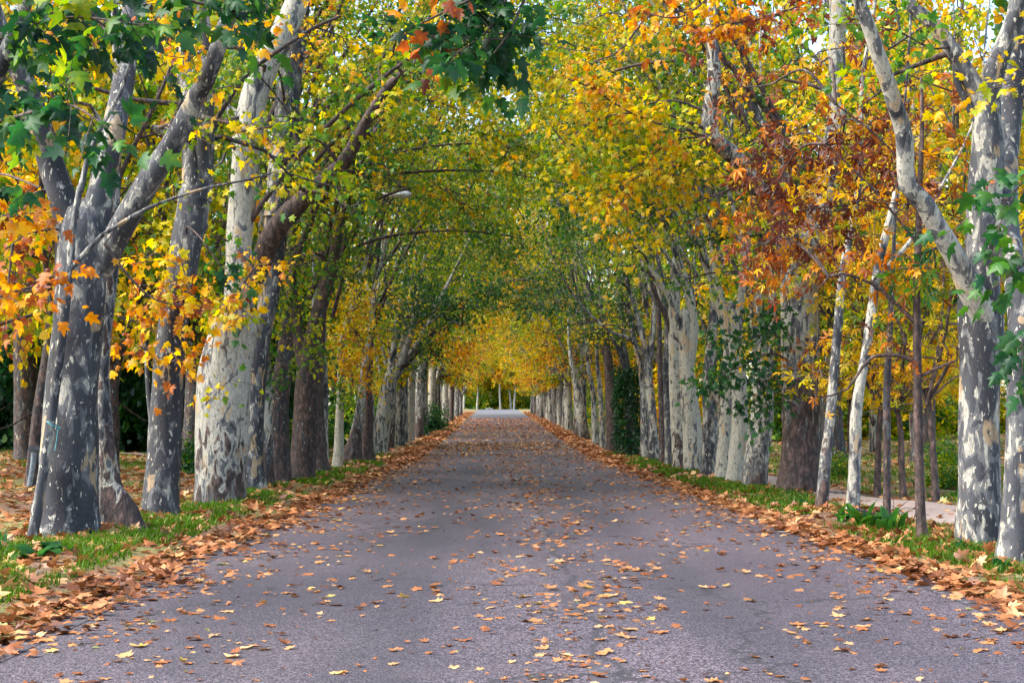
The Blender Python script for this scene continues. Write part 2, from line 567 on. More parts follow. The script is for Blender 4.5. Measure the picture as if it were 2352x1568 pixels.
def row_tree(Y, trunk, limbs, label, hue=0.45, sd=0.09, bark=(0.5, 0.0, 0.0), zmin=3.6, top=13.0, bias=(0, 0, 0), dens=1.7, K=9, tpl='low', size=0.17,
             flare=0.30, lobes=0.0, name='plane_tree', cat='tree', group='plane trees lining the avenue', extra=None, sides=24, ext_trunk=False, rough=0.07,
             lean=(0, 0), leafmat=None, bare=False, keep=tunnel_keep, blen=(1.1, 2.8), arch=5, branch_col=(0.05, 0.75, 0.0, 1)):
    global LEAFK
    LEAFK = 1.0 if Y < 13.5 else (0.76 if Y < 27 else 0.72)
    top = top + (3 if Y > 38 else 0)
    pts, rad = pix_poly(trunk, Y)
    g = float(ground_z(pts[0][0], pts[0][1]))
    pts[0][2] = g - 0.05
    base = np.array([pts[0][0], pts[0][1], g])
    root = empty(name, base)
    tag(root, label, cat, group)
    col = (*bark, 1.0)
    if ext_trunk:
        pts, rad = extend(pts, rad, top, lean)
    if not ext_trunk:
        d_ = unit(pts[-1] - pts[-2])
        r_ = rad[-1]
        pts = list(pts) + [pts[-1] + d_ * r_ * .7, pts[-1] + d_ * r_ * 1.15]
        rad = list(rad) + [r_ * .72, r_ * .18]
    P, R = smooth_poly(pts, rad, 0.12 if Y < 30 else 0.22)
    tb = Tubes()
    tb.add(P, R, sides, rough, flare + 0.05, lobes, 9 if Y < 45 else 0)
    parts = [('trunk', tb, col)]
    allpolys = [(P, R)]
    polys = [(P, R, tb)] if ext_trunk else [(P[len(P) // 2:], R[len(P) // 2:], tb)]
    for lb in limbs:
        opt = {}
        if isinstance(lb, dict):
            opt, lb = lb, lb['p']
        lp, lr = pix_poly(lb, Y)
        if opt.get('ext', True):
            lp, lr = extend(lp, lr, top, lean)
        P2, R2 = smooth_poly(lp, lr, 0.14 if Y < 30 else 0.25)
        R2 = R2 * (1 + 0.22 * np.exp(-np.arange(len(R2)) / 2.0))
        t2 = Tubes()
        t2.add(P2, R2, max(10, sides - 4), rough * 0.8, 0, 0, 5 if Y < 30 else 0)
        parts.append(('limb', t2, col if 'bark' not in opt else (*opt['bark'], 1)))
        allpolys.append((P2, R2))
        if opt.get('leafy', True):
            polys.append((P2, R2, t2))
    fol = Foliage()

    def bough(tw, name, owner):
        if tw.n:
            link(name, tw.mesh(name, M_BARK, base), owner, color=branch_col)
    if not bare:
        for P_, R_, owner in polys:
            owner.thin = 1.0
            grow(fol, owner, [(P_, R_)], zmin + g, hue, sd, bias, dens, K, size, keep=keep, blen=blen)
    for nm, tbs, cl in parts:
        link(nm, tbs.mesh(nm, M_BARK, base), root, color=cl)
    for ex in (extra or []):
        tw = Tubes()
        ex(fol, tw, allpolys)
        bough(tw, 'bough', root)
    if 24 < Y < 90 and arch:
        for k in range(arch if Y < 46 else min(arch, 3)):
            tw = Tubes()
            arch_boughs(fol, tw, base, Y, 1, sd)
            bough(tw, 'bough', root)
    if fol.count():
        link('crown', fol.mesh('crown', tpl, leafmat or M_LEAF, base), root, color=(0.5, 0.5, 0.5, 1))
    TREES.append(root)
    return root


def connect(tw, polys, p):
    """a thin bough from the nearest limb to the point p"""
    Q = np.vstack([P for P, _ in polys])
    Q = Q[Q[:, 2] > 1.5] if (Q[:, 2] > 1.5).any() else Q
    cost = np.linalg.norm(Q - p, axis=1) + 0.6 * np.clip(Q[:, 2] - p[2] - 1.0, 0, 9)
    a = Q[int(cost.argmin())]
    d = np.linalg.norm(p - a)
    if d < 0.15:
        return
    pts = np.array([a, a + (p - a) * .35 + np.array([0, 0, .16 * d]) + rng.normal(0, .05 * d, 3), a + (p - a) * .7 + np.array([0, 0, .10 * d]) + rng.normal(0, .04 * d, 3), p])
    P, R = smooth_poly(pts, np.linspace(.012 + .007 * d, .008, 4), .12)
    tw.add(P, R, 6, .06)


def spray(path, Y, n, hue, sd=0.08, K=11, size=0.17, r=0.02, spread=0.55, twl=(0.3, 0.75), t0=0.15, up=0.0):
    """a leafy branch: path of picture points (px, py[, dY]) with twigs along it"""
    def f(fol, tw, polys):
        pts = np.array([at(p[0], p[1], Y + (p[2] if len(p) > 2 else 0)) for p in path])
        P, R = smooth_poly(pts, np.linspace(r, 0.006, len(pts)), 0.12)
        tw.add(P, R, 6, 0.08)
        connect(tw, polys, P[0])
        L = np.concatenate([[0], np.cumsum(np.linalg.norm(np.diff(P, axis=0), axis=1))])
        u = rng.uniform(t0, 1, n) * L[-1]
        st = np.stack([np.interp(u, L, P[:, k]) for k in range(3)], 1)
        T = unit(np.gradient(P, axis=0))
        tt = np.stack([np.interp(u, L, T[:, k]) for k in range(3)], 1)
        dd = unit(tt * 0.5 + rng.normal(0, spread, (n, 3)) + np.array([0, 0, up]))
        ln = rng.uniform(*twl, n)
        tw.twigs(st, dd, ln, 0.005)
        fol.from_twigs(st, dd, ln, hue + rng.normal(0, sd, n), K, size)
    return f


def clump(px, py, Y, rx, ry, n, hue, sd=0.08, K=9, size=0.17, dy=0.8, twl=(0.3, 0.7)):
    """twigs with leaves filling an ellipsoid"""
    def f(fol, tw, polys):
        q = unit(rng.normal(0, 1, (n, 3))) * (rng.random((n, 1)) ** 0.45)
        c = at(px, py, Y)
        s = Y / F
        connect(tw, polys, c)
        for k in range(max(2, n // 6)):
            e = c + q[k] * np.array([rx * s, dy, ry * s])
            m_ = c + (e - c) * .5 + rng.normal(0, .06, 3)
            tw.add(*smooth_poly([c, m_, e], [.012, .008, .005], .12), 4)
        st = c + q * np.array([rx * s, dy, ry * s])
        dd = unit(rng.normal(0, 0.7, (n, 3)) + np.array([0, 0, -0.1]))
        ln = rng.uniform(*twl, n)
        tw.twigs(st, dd, ln, 0.005)
        fol.from_twigs(st, dd, ln, hue + rng.normal(0, sd, n), K, size)
    return f

# ================================================================== the near trees
G_L, G_R = 'plane trees of the left row', 'plane trees of the right row'
LB, RB = (0.55, -0.15, 0.0), (-0.55, -0.15, 0.0)

# --- left row
row_tree(12.3, [(-150, 1380, 110), (-140, 900, 90), (-120, 520, 80)],
         [[(-120, 540, 60), (-60, 300, 45, -0.3), (40, 60, 34, -0.6), (90, -120, 28, -0.8)], [(-130, 560, 55), (-220, 200, 45)]],
         'mottled plane tree nearest on the left, only its dark green leafy boughs showing', hue=0.3, sd=0.1, bark=(0.4, 0, 0), group=G_L, zmin=5.2, top=11,
         bias=(0.6, 0.2, 0), dens=0.9, tpl='lobed', size=0.16,
         extra=[spray([(-90, 300), (30, 270, -0.8), (150, 240, -1.6), (230, 280, -2.0)], 12.3, 14, 0.16, 0.10, 9, 0.16),
                spray([(-60, 120), (60, 60, -0.8), (180, 40, -1.4), (330, 60, -1.8)], 12.3, 22, 0.17, 0.12, 9, 0.16),
                spray([(-80, 420), (0, 400, -1), (90, 430, -1.6)], 12.3, 9, 0.17, 0.08, 8, 0.15),
                spray([(300, -40), (430, 0), (560, 30), (640, 20)], 12.0, 14, 0.17, 0.10, 9, 0.16),
                spray([(-80, 560), (0, 500), (60, 480)], 12.5, 6, 0.78, 0.09, 7, 0.13),
                spray([(-60, 700), (40, 668), (120, 646)], 13.5, 9, 0.78, 0.08, 7, 0.13),
                clump(240, 60, 11.5, 90, 40, 6, 0.4, 0.2)])

row_tree(17.6, [(150, 1243, 140), (152, 1180, 132), (158, 1041, 125), (167, 900, 114), (180, 720, 112), (188, 600, 118), (192, 520, 112)],
         [[(168, 540, 64), (148, 470, 60), (118, 380, 58), (92, 290, 52, -0.2), (58, 190, 46, -0.4), (10, 95, 42, -0.6)],
          [(205, 560, 72), (232, 440, 62), (255, 330, 58), (270, 260, 54, 0.2), (288, 150, 50, 0.4)],
          [(225, 620, 52), (278, 525, 56, -0.2), (336, 425, 56, -0.4), (403, 319, 50, -0.6), (453, 218, 44, -0.8), (487, 150, 40, -1)]],
         'big slate grey plane tree with cream flakes behind a thin sapling', hue=0.50, sd=0.11, bark=(0.31, 0, 0), group=G_L, zmin=6.2,
         bias=LB, dens=1.2, tpl='lobed', size=0.16, flare=0.12,
         extra=[spray([(240, 560), (300, 640), (360, 690), (420, 700)], 16.8, 7, 0.70, 0.08, 8, 0.15),
                spray([(30, 560), (20, 640), (10, 720)], 16.9, 11, 0.78, 0.07, 8, 0.14), clump(35, 470, 17.5, 60, 90, 18, 0.74, 0.08),
                clump(470, 110, 16.5, 110, 50, 10, 0.68, 0.14)])

row_tree(18.9, [(262, 1236, 100), (258, 1170, 84), (246, 1100, 58), (238, 1000, 46), (233, 860, 36), (246, 720, 34), (258, 600, 30), (262, 480, 26)], [],
         'crooked brownish stem with a gnarled swollen foot tight behind the slate grey tree', hue=0.68, bark=(0.72, 0.40, 0.16), group=G_L, zmin=4.5, ext_trunk=True, top=9,
         lobes=0.18, flare=0.35, rough=0.1, dens=1.0, tpl='lobed', size=0.16)

row_tree(16.7, [(70, 1256, 24), (92, 1130, 23), (112, 1000, 22), (132, 860, 21), (150, 720, 19), (160, 620, 18), (166, 540, 16), (184, 430, 14)],
         [dict(p=[(184, 440, 13), (205, 350, 11), (228, 302, 10), (275, 215, 9), (302, 140, 8), (370, 25, 6)], ext=False, leafy=False),
          dict(p=[(160, 620, 12), (200, 575, 11), (235, 540, 10), (300, 500, 9), (340, 478, 8), (400, 455, 7), (480, 430, 6), (560, 415, 5), (650, 390, 3)], ext=False, leafy=False),
          dict(p=[(156, 655, 11), (128, 645, 10), (87, 658, 8), (0, 687, 7), (-60, 720, 5)], ext=False, leafy=False)],
         'thin leaning mottled sapling with a turquoise tie, tight in front of the slate grey tree', cat='young tree', name='plane_sapling', hue=0.5, bark=(0.30, 0.2, 0), group=G_L, flare=0.05, sides=12,
         bare=True, extra=[spray([(300, 500), (400, 455), (480, 430), (560, 415), (650, 390)], 16.7, 9, 0.42, 0.12, 5, 0.14, 0.008),
                           spray([(128, 645), (87, 658), (0, 687), (-60, 720)], 16.7, 10, 0.72, 0.08, 6, 0.14, 0.008)])
SAPLING = TREES[-1]

row_tree(21.4, [(368, 1196, 88), (372, 1120, 82), (379, 1025, 78), (384, 900, 72), (396, 760, 66), (418, 620, 68), (440, 500, 70), (448, 440, 70)],
         [[(445, 460, 50), (440, 370, 44), (432, 260, 36, 0.4), (424, 120, 28, 0.8)], [(455, 460, 52), (470, 360, 44), (475, 250, 34, -0.2), (478, 120, 28, -0.3)],
          dict(p=[(440, 320, 20), (400, 306, 18), (350, 294, 15)], ext=False),
          dict(p=[(450, 350, 13), (500, 270, 12), (537, 212, 11), (571, 168, 10), (638, 118, 9), (722, 64, 8), (783, 37, 6)], ext=False, bark=(0.1, 0.6, 0)),
          dict(p=[(352, 1000, 12), (340, 880, 11), (336, 780, 9)], ext=False, leafy=False)],
         'dark steel grey plane tree with one pale edge, before the stout cream tree', hue=0.48, sd=0.12, bark=(0.29, 0, 0), group=G_L, zmin=5.2, bias=LB,
         dens=1.5, tpl='lobed', size=0.16, flare=0.1,
         extra=[clump(385, 690, 20.6, 75, 50, 20, 0.74, 0.10, 8), clump(420, 640, 20.6, 50, 40, 8, 0.60, 0.12, 8), clump(330, 800, 20.8, 80, 60, 10, 0.78, 0.08, 7),
                clump(400, 830, 20.4, 45, 40, 7, 0.76, 0.08, 7), spray([(470, 560), (500, 600), (520, 650)], 20.5, 10, 0.15, 0.08, 7), clump(340, 590, 20.5, 50, 50, 12, 0.62, 0.1, 8)])

row_tree(25.2, [(502, 1160, 118), (505, 1100, 112), (510, 1025, 116), (511, 920, 120), (520, 830, 114), (542, 740, 104), (547, 690, 68), (548, 600, 60), (552, 520, 62), (560, 420, 66), (567, 320, 64)],
         [[(568, 330, 60), (580, 240, 62), (604, 168, 60), (655, 67, 58), (690, -20, 54)], dict(p=[(560, 300, 40), (535, 268, 36), (505, 250, 28), (492, 236, 22)], ext=False, leafy=False),
          dict(p=[(540, 762, 60), (588, 752, 42), (600, 748, 22)], ext=False, leafy=False)],
         'stout cream and beige plane tree with a knob and a brown foot', hue=0.48, sd=0.11, bark=(0.82, 0.0, 0.13), group=G_L, zmin=5.6, bias=LB, dens=1.5,
         size=0.16, flare=0.0, rough=0.05, tpl='lobed', arch=1,
         extra=[clump(500, 715, 24.3, 60, 30, 22, 0.62, 0.09, 8), clump(560, 690, 24.2, 40, 30, 8, 0.66, 0.1, 8), spray([(560, 650), (590, 610), (625, 600)], 24.3, 10, 0.68, 0.06, 7),
                clump(420, 560, 24.5, 60, 50, 12, 0.62, 0.1, 8), spray([(540, 860), (500, 900), (470, 930)], 24, 5, 0.5, 0.04, 5, 0.15, 0.006)])

row_tree(29.5, [(580, 1134, 66), (581, 1060, 50), (584, 950, 46), (597, 800, 44), (618, 680, 46), (630, 560, 52), (638, 480, 58)],
         [[(636, 500, 56), (645, 400, 60), (656, 320, 60), (663, 200, 54), (680, 110, 46), (692, 10, 40)],
          dict(p=[(592, 640, 46), (615, 560, 50, -0.3), (655, 500, 50, -0.6), (715, 440, 42, -1), (784, 380, 36, -1.4), (820, 320, 30, -1.7), (855, 255, 24, -2), (900, 190, 20, -2.3), (950, 150, 14, -2.5)], ext=False, bark=(0.45, 0.72, 0))],
         'dark speckled plane tree with a brown bough slanting over the road', hue=0.36, sd=0.10, bark=(0.36, 0, 0), group=G_L, zmin=5.8, bias=LB, dens=1.7,
         flare=0.1, arch=1, extra=[clump(850, 420, 28, 70, 50, 12, 0.5, 0.10), clump(980, 220, 27.5, 110, 60, 24, 0.46, 0.10), clump(780, 200, 30, 120, 90, 30, 0.46, 0.1), clump(1060, 130, 29, 120, 90, 46, .45, .09), spray([(784, 390), (830, 400), (850, 470)], 28, 10, 0.35)])

row_tree(31.5, [(611, 1125, 36), (611, 1050, 32), (610, 950, 31), (608, 870, 30), (606, 760, 28), (604, 640, 24)], [], 'slim tan plane stem squeezed between the speckled tree and the cut bulging stump',
         hue=0.36, bark=(0.7, 0.35, 0.2), group=G_L, ext_trunk=True, zmin=4.5, bias=LB, dens=1.3, flare=0.08,
         extra=[clump(655, 700, 30.5, 60, 70, 34, 0.36, 0.09), clump(700, 790, 30.5, 60, 60, 22, 0.36, 0.08), clump(640, 860, 30.5, 30, 60, 10, 0.3, 0.07), clump(690, 600, 31, 60, 60, 16, 0.38)])

row_tree(33.6, [(642, 1113, 56), (642, 1050, 48), (640, 980, 46), (643, 900, 46), (650, 850, 42), (656, 760, 30)],
         [dict(p=[(640, 880, 34), (662, 862, 30), (670, 850, 18)], ext=False, leafy=False), dict(p=[(640, 962, 38), (622, 955, 30)], ext=False, leafy=False)],
         'dull brown plane tree with swollen cut burrs along its trunk', hue=0.36, bark=(0.3, 0.52, 0.3), group=G_L, ext_trunk=True, zmin=4.6, bias=LB, dens=1.2, lobes=0.05, flare=0.12)

row_tree(35.4, [(690, 1107, 62), (696, 1050, 60), (702, 980, 62), (705, 900, 58), (709, 830, 48), (722, 750, 36), (744, 680, 32), (762, 610, 30), (775, 540, 27), (798, 480, 24), (835, 430, 20)],
         [[(705, 850, 34), (680, 740, 30), (668, 640, 24), (672, 540, 20)]],
         'mauve brown plane tree whose dark upper bough bends over the road', hue=0.42, bark=(0.35, 0.66, 0.3), group=G_L, zmin=5.2, bias=LB, dens=1.7, flare=0.12,
         extra=[clump(760, 620, 34.5, 60, 60, 14, 0.36), clump(880, 420, 34, 120, 80, 36, 0.42, 0.09), clump(1070, 470, 35, 150, 80, 60, .42, .09), clump(800, 540, 34, 60, 60, 18, 0.38)])

row_tree(39.5, [(728, 1092, 58), (728, 1050, 44), (726, 980, 38), (726, 900, 36), (730, 820, 30), (738, 700, 26)], [], 'blackish mossy plane trunk spreading at the foot beside the mauve brown tree',
         hue=0.36, bark=(0.1, 0.8, 0.4), group=G_L, ext_trunk=True, zmin=5, bias=LB, dens=1.7, flare=0.35)
row_tree(41.5, [(744, 1087, 24), (744, 1000, 20), (744, 900, 19), (741, 780, 17), (740, 640, 15)], [], 'straight pale grey plane stem rising behind the blackish mossy trunk', hue=0.36, bark=(0.6, 0, 0), group=G_L,
         ext_trunk=True, zmin=5, bias=LB, dens=1.5, flare=0.1)
row_tree(44, [(776, 1080, 26), (778, 1020, 22), (780, 960, 20), (783, 880, 18), (786, 780, 15)], [], 'thin whitish plane tree under bright yellow leaves, beside a grass tuft', hue=0.62, bark=(0.85, 0, 0), group=G_L,
         ext_trunk=True, zmin=2.9, bias=LB, dens=1.6, flare=0.12,
         extra=[clump(815, 760, 43, 75, 90, 90, 0.62, 0.07), clump(845, 850, 43.3, 50, 60, 34, 0.63, 0.06), clump(790, 900, 42.5, 38, 40, 22, 0.38, 0.06), clump(775, 840, 42.8, 30, 60, 24, 0.55, 0.08),
                clump(800, 660, 43, 60, 40, 20, 0.5, 0.08)])
row_tree(51, [(806, 1066, 44), (818, 1000, 28), (828, 930, 20), (836, 850, 16)], [], 'tan plane trunk leaning towards the road with a broad dark foot', hue=0.45, bark=(0.7, 0.3, 0.25), group=G_L, ext_trunk=True,
         zmin=4.5, bias=LB, dens=1.8, flare=0.25)
row_tree(52.5, [(840, 1063, 40), (843, 1010, 28), (845, 950, 24), (846, 880, 20), (850, 780, 16)], [], 'black brown plane trunk standing beside a grass patch at the leaf strewn verge', hue=0.4, bark=(0.05, 0.95, 0.6),
         group=G_L, ext_trunk=True, zmin=4.5, bias=LB, dens=1.8, flare=0.3)
row_tree(56, [(856, 1056, 16), (855, 1000, 12), (853, 900, 11), (850, 780, 9)], [], 'slender pale plane stem just past the black brown trunk', hue=0.4, bark=(0.75, 0, 0), group=G_L, ext_trunk=True, zmin=4.6,
         bias=LB, dens=1.7, flare=0.1)
row_tree(63, [(868, 1044, 40), (875, 1000, 38), (884, 940, 36), (893, 890, 34), (903, 850, 26)],
         [dict(p=[(893, 880, 26), (915, 845, 22), (932, 800, 18), (946, 755, 15), (958, 700, 11), (968, 640, 9)], ext=True), dict(p=[(905, 850, 20), (935, 830, 17), (965, 795, 14), (1000, 760, 10)], ext=False, bark=(0.2, 0.6, 0)),
          [(886, 900, 20), (905, 800, 15), (915, 720, 12)],
          dict(p=[(900, 760, 8), (925, 738, 8), (965, 725, 8), (1010, 725, 7), (1040, 735, 5), (1060, 750, 4)], ext=False)],
         'pale plane tree leaning hard over the road in two parallel boughs', hue=0.22, sd=0.08, bark=(0.7, 0, 0), group=G_L, zmin=5, bias=LB, dens=1.8, flare=0.12,
         extra=[clump(990, 800, 62, 40, 40, 26, 0.16, 0.05, 9, 0.2), clump(950, 850, 62, 30, 30, 14, 0.14, 0.05), clump(1040, 700, 61, 90, 36, 70, 0.16, 0.06, 9, 0.2), clump(1130, 660, 60, 80, 50, 70, 0.2, 0.07, 9, 0.2), clump(960, 680, 62, 70, 60, 60, 0.24, 0.07), clump(1130, 570, 56, 150, 70, 110, .34, .09), clump(1190, 700, 62, 110, 40, 70, .2, .07)])

# --- right row
row_tree(10.6, [(2830, 1450, 150), (2840, 900, 120), (2850, 500, 110)], [[(2840, 520, 80), (2700, 200, 60, 0.4), (2500, -100, 48, 1)], [(2850, 520, 80), (2920, 100, 60)]],
         'plane tree nearest on the right, only its orange and green overhanging boughs showing', hue=0.6, sd=0.12, bark=(0.5, 0, 0), group=G_R, zmin=5.2, top=9.5, bias=(-0.6, 0.2, 0), dens=1.0, tpl='lobed', size=0.16,
         extra=[spray([(1700, -120, 9), (1640, -20, 8.5), (1560, 40, 8), (1480, 30, 8)], 10.6, 26, 0.76, 0.07, 8, 0.115), spray([(1960, -100, 8), (1880, -10, 8), (1760, 40, 8), (1640, 60, 8)], 10.6, 40, 0.82, 0.07, 8, 0.115),
                spray([(1240, -160, 3.4), (1180, -40, 3), (1130, 60, 2.6), (1040, 130, 2.4)], 10.6, 16, 0.09, 0.05, 10, 0.17), spray([(1060, -90, 3), (1040, 20, 2.8), (1010, 130, 2.7)], 10.6, 10, 0.14, 0.09, 8, 0.16),
                spray([(1230, -80, 3), (1200, 10, 2.8), (1160, 90, 2.6), (1090, 170, 2.5)], 10.6, 12, 0.07, 0.04, 9, 0.17),
                clump(955, 60, 13.2, 30, 60, 5, 0.86, 0.04, 6), spray([(2420, 560), (2360, 600, 0.2), (2310, 640, 0.3)], 10.6, 6, 0.12, 0.05, 6, 0.15, 0.008),
                spray([(2420, 380), (2350, 420), (2300, 470)], 10.8, 6, 0.12, 0.05, 7, 0.15, 0.008), spray([(2440, 700), (2380, 760), (2340, 800)], 10.8, 5, 0.14, 0.05, 6, 0.15, 0.008)])

row_tree(14.4, [(2332, 1312, 82), (2336, 1240, 74), (2340, 1100, 66), (2342, 900, 58), (2344, 760, 56), (2332, 640, 54, 0.6), (2312, 520, 56, 1.6), (2306, 420, 62, 2.2), (2312, 300, 62, 2.6), (2326, 150, 58, 3), (2350, 20, 52, 3.2)],
         [dict(p=[(2342, 780, 30), (2375, 640, 26), (2420, 500, 24)], ext=True)],
         'blue grey plane trunk cut by the right border of the view, leaning behind its neighbour', hue=0.46, sd=0.12, bark=(0.27, 0, 0), group=G_R, zmin=5.2, bias=RB, dens=1.0, tpl='lobed', size=0.16, flare=0.15,
         top=11)

row_tree(16.2, [(2250, 1274, 98), (2250, 1200, 92), (2249, 1041, 90), (2250, 860, 90), (2252, 790, 100), (2252, 735, 106), (2249, 680, 98), (2256, 600, 80), (2257, 520, 76), (2264, 420, 82), (2268, 320, 74), (2266, 240, 56)],
         [[(2262, 250, 42), (2240, 202, 40), (2189, 118, 36), (2139, 50, 32), (2072, -20, 28)], [(2268, 260, 52), (2276, 190, 48), (2292, 140, 46), (2317, 80, 44), (2342, -10, 42)],
          dict(p=[(2240, 275, 16), (2220, 235, 15), (2202, 200, 14), (2192, 141, 12), (2205, 90, 9)], ext=False),
          dict(p=[(2272, 770, 58), (2240, 685, 56, -0.25), (2190, 581, 50, -0.5), (2152, 520, 46, -0.65), (2122, 466, 44, -0.75), (2084, 424, 42, -0.85), (2080, 385, 41, -0.9), (2076, 310, 40, -1.0), (2048, 218, 37, -1.2), (2015, 118, 34, -1.4), (1988, 40, 31, -1.5), (1968, -20, 29, -1.6)], bark=(0.74, 0, 0))],
         'big mottled grey plane tree with a smooth pale elbow limb bending towards the road', hue=0.46, sd=0.15, bark=(0.36, 0.0, 0.0), group=G_R, zmin=5.6, bias=RB, dens=1.2, tpl='lobed', size=0.16, flare=0.06, rough=0.05,
         top=12)

BRN = (0.05, 0.92, 0.5)
row_tree(17.0, [(2122, 1257, 29), (2116, 1200, 24), (2111, 1041, 21), (2107, 860, 19), (2106, 655, 17), (2110, 520, 15), (2114, 400, 12), (2118, 300, 10), (2116, 180, 7)],
         [dict(p=[(2104, 742, 10), (2074, 712, 9), (2048, 688, 8), (2001, 651, 7), (1937, 628, 6), (1904, 635, 5), (1880, 662, 3)], ext=False), dict(p=[(2104, 832, 9), (2065, 816, 8), (2005, 819, 7), (1981, 843, 6), (1947, 893, 5), (1910, 908, 4), (1874, 913, 3)], ext=False),
          dict(p=[(2108, 560, 8), (2060, 500, 6), (2010, 440, 5), (1950, 380, 4), (1900, 330, 3)], ext=False), dict(p=[(2112, 866, 8), (2150, 846, 6), (2200, 826, 4)], ext=False),
          dict(p=[(2110, 585, 8), (2150, 570, 6), (2190, 560, 4)], ext=False), dict(p=[(2112, 420, 7), (2060, 360, 5), (2000, 300, 4), (1920, 240, 3)], ext=False)],
         'dark brown young chestnut tree with rusty fingered leaves and a straight thin trunk', name='chestnut_tree', hue=0.83, sd=0.10, bark=BRN, group='young trees beside the dirt path', zmin=2.6, dens=1.6, tpl='palm', size=0.2, K=6, sides=12,
         flare=0.1, blen=(0.5, 1.3), keep=lambda P: P[..., 2] > 1.6,
         extra=[clump(1880, 120, 18, 170, 90, 14, .84, .13, 5, .17), clump(1700, 200, 18, 90, 90, 9, .82, .14, 5, .17), clump(1960, 470, 17.6, 210, 130, 36, 0.84, 0.17, 5, 0.18), clump(1790, 330, 18, 110, 90, 28, .86, .14, 5, .18), clump(2010, 300, 17.6, 90, 80, 22, .88, .13, 5, .18), clump(1760, 560, 18, 80, 50, 22, .86, .08, 6, .18), clump(1930, 330, 17.8, 130, 110, 30, 0.86, 0.15, 5, 0.18), clump(2040, 620, 17, 110, 60, 12, 0.74, 0.14, 6, 0.19), clump(1850, 600, 17.8, 80, 50, 7, 0.84, 0.1, 5, 0.16),
                clump(1885, 850, 16.8, 30, 25, 3, 0.72, 0.06, 5, 0.15), clump(2060, 740, 17, 90, 50, 7, 0.80, 0.1, 5, 0.15), clump(1780, 440, 18, 100, 90, 26, 0.84, 0.16, 5, 0.17), clump(2150, 620, 16.8, 60, 60, 10, 0.25, 0.12, 6, 0.2)])
row_tree(18.6, [(2037, 1234, 19), (2037, 1100, 17), (2037, 980, 17), (2037, 890, 16), (2043, 780, 14), (2047, 700, 12), (2052, 600, 10), (2056, 500, 8)], [], 'thin dark mottled sapling standing between broad dock leaves and the dirt path', name='plane_sapling', cat='young tree', hue=0.74,
         bark=(0.35, 0.45, 0.2), group='young trees beside the dirt path', ext_trunk=True, top=7, zmin=4.4, dens=1.6, sides=12, flare=0.05, blen=(0.5, 1.4), tpl='lobed', size=0.15)
row_tree(22.2, [(1958, 1188, 30), (1962, 1100, 28), (1966, 957, 27), (1978, 870, 23), (1990, 800, 22), (2006, 688, 22), (2020, 600, 20), (2050, 480, 18), (2075, 380, 15)],
         [dict(p=[(2014, 640, 14), (2060, 590, 12), (2100, 540, 9), (2150, 450, 7)], ext=True)], 'slim white and grey blotched plane sapling behind the clump of dock leaves', name='plane_sapling', cat='young tree', hue=0.7, bark=(0.62, 0, 0),
         group='young trees beside the dirt path', zmin=5.4, dens=.9, sides=14, flare=0.08, blen=(0.6, 1.6), tpl='lobed', size=0.15)
row_tree(22.9, [(1886, 1183, 29), (1894, 1080, 27), (1904, 991, 25), (1913, 890, 23), (1921, 789, 22), (1931, 671, 20), (1942, 590, 18), (1957, 520, 16), (1975, 400, 14)], [], 'leaning green grey plane sapling tight before the thick brown trunk', name='plane_sapling', cat='young tree', hue=0.66,
         bark=(0.44, 0.0, 0.06), group='young trees beside the dirt path', ext_trunk=True, top=9, zmin=5.6, dens=.8, sides=14, flare=0.08, blen=(0.6, 1.6), tpl='lobed', size=0.15)

row_tree(28.2, [(1835, 1146, 108), (1838, 1080, 98), (1842, 957, 87), (1841, 870, 88), (1838, 800, 86), (1836, 700, 84), (1838, 620, 88), (1842, 560, 94)],
         [dict(p=[(1822, 590, 58), (1795, 520, 52, -0.4), (1768, 475, 46, -0.8), (1719, 403, 42, -1.3), (1679, 353, 40, -1.7), (1636, 315, 38, -2), (1630, 262, 36, -2.1), (1640, 170, 32, -2.3), (1634, 60, 28, -2.4)], bark=(0.7, 0.42, 0)),
          dict(p=[(1812, 480, 26), (1800, 370, 34), (1770, 310, 30), (1736, 265, 24), (1719, 201, 20), (1704, 101, 17), (1686, 40, 14)], bark=(0.6, 0.5, 0)),
          dict(p=[(1862, 590, 62), (1885, 470, 58), (1905, 360, 46), (1926, 240, 42), (1922, 134, 40), (1924, 0, 38)], bark=(0.75, 0, 0))],
         'thick plane trunk with a rough dark brown foot and pinkish cream upper bark', hue=0.45, sd=0.12, bark=(0.74, 0.0, 0.40), group=G_R, zmin=6.3, bias=RB, dens=1.5, flare=0.0, rough=0.05, tpl='lobed', size=0.16,
         extra=[clump(1270, 160, 27, 150, 100, 60, .50, .09), clump(1390, 260, 26, 140, 90, 50, .57, .07), clump(1170, 340, 31, 150, 90, 60, .47, .09), clump(1400, 430, 26, 150, 90, 50, 0.57, 0.06), clump(1550, 400, 26, 100, 90, 36, 0.58, 0.06), spray([(1636, 315, -2), (1560, 300, -2.5), (1450, 260, -3), (1330, 190, -3.5), (1200, 170, -4)], 28.2, 60, 0.58, 0.05, 9, 0.17, 0.03),
                spray([(1700, 400, -1.5), (1600, 380, -2.2), (1480, 400, -3), (1380, 470, -3.4)], 28.2, 44, 0.58, 0.06, 9, 0.17, 0.03), clump(1300, 330, 25, 120, 100, 40, 0.56, 0.06), clump(1480, 540, 27, 90, 50, 22, 0.52, 0.07),
                clump(1660, 500, 27, 60, 60, 10, 0.7, 0.1),
                clump(1700, 790, 27.4, 60, 40, 20, 0.19, 0.04), clump(1650, 860, 27.2, 60, 36, 20, 0.20, 0.05), clump(1740, 880, 27.2, 45, 60, 22, 0.21, 0.06), clump(1760, 720, 27.6, 55, 60, 22, 0.14, 0.06), clump(1735, 950, 27.2, 35, 30, 9, 0.2, 0.05)])

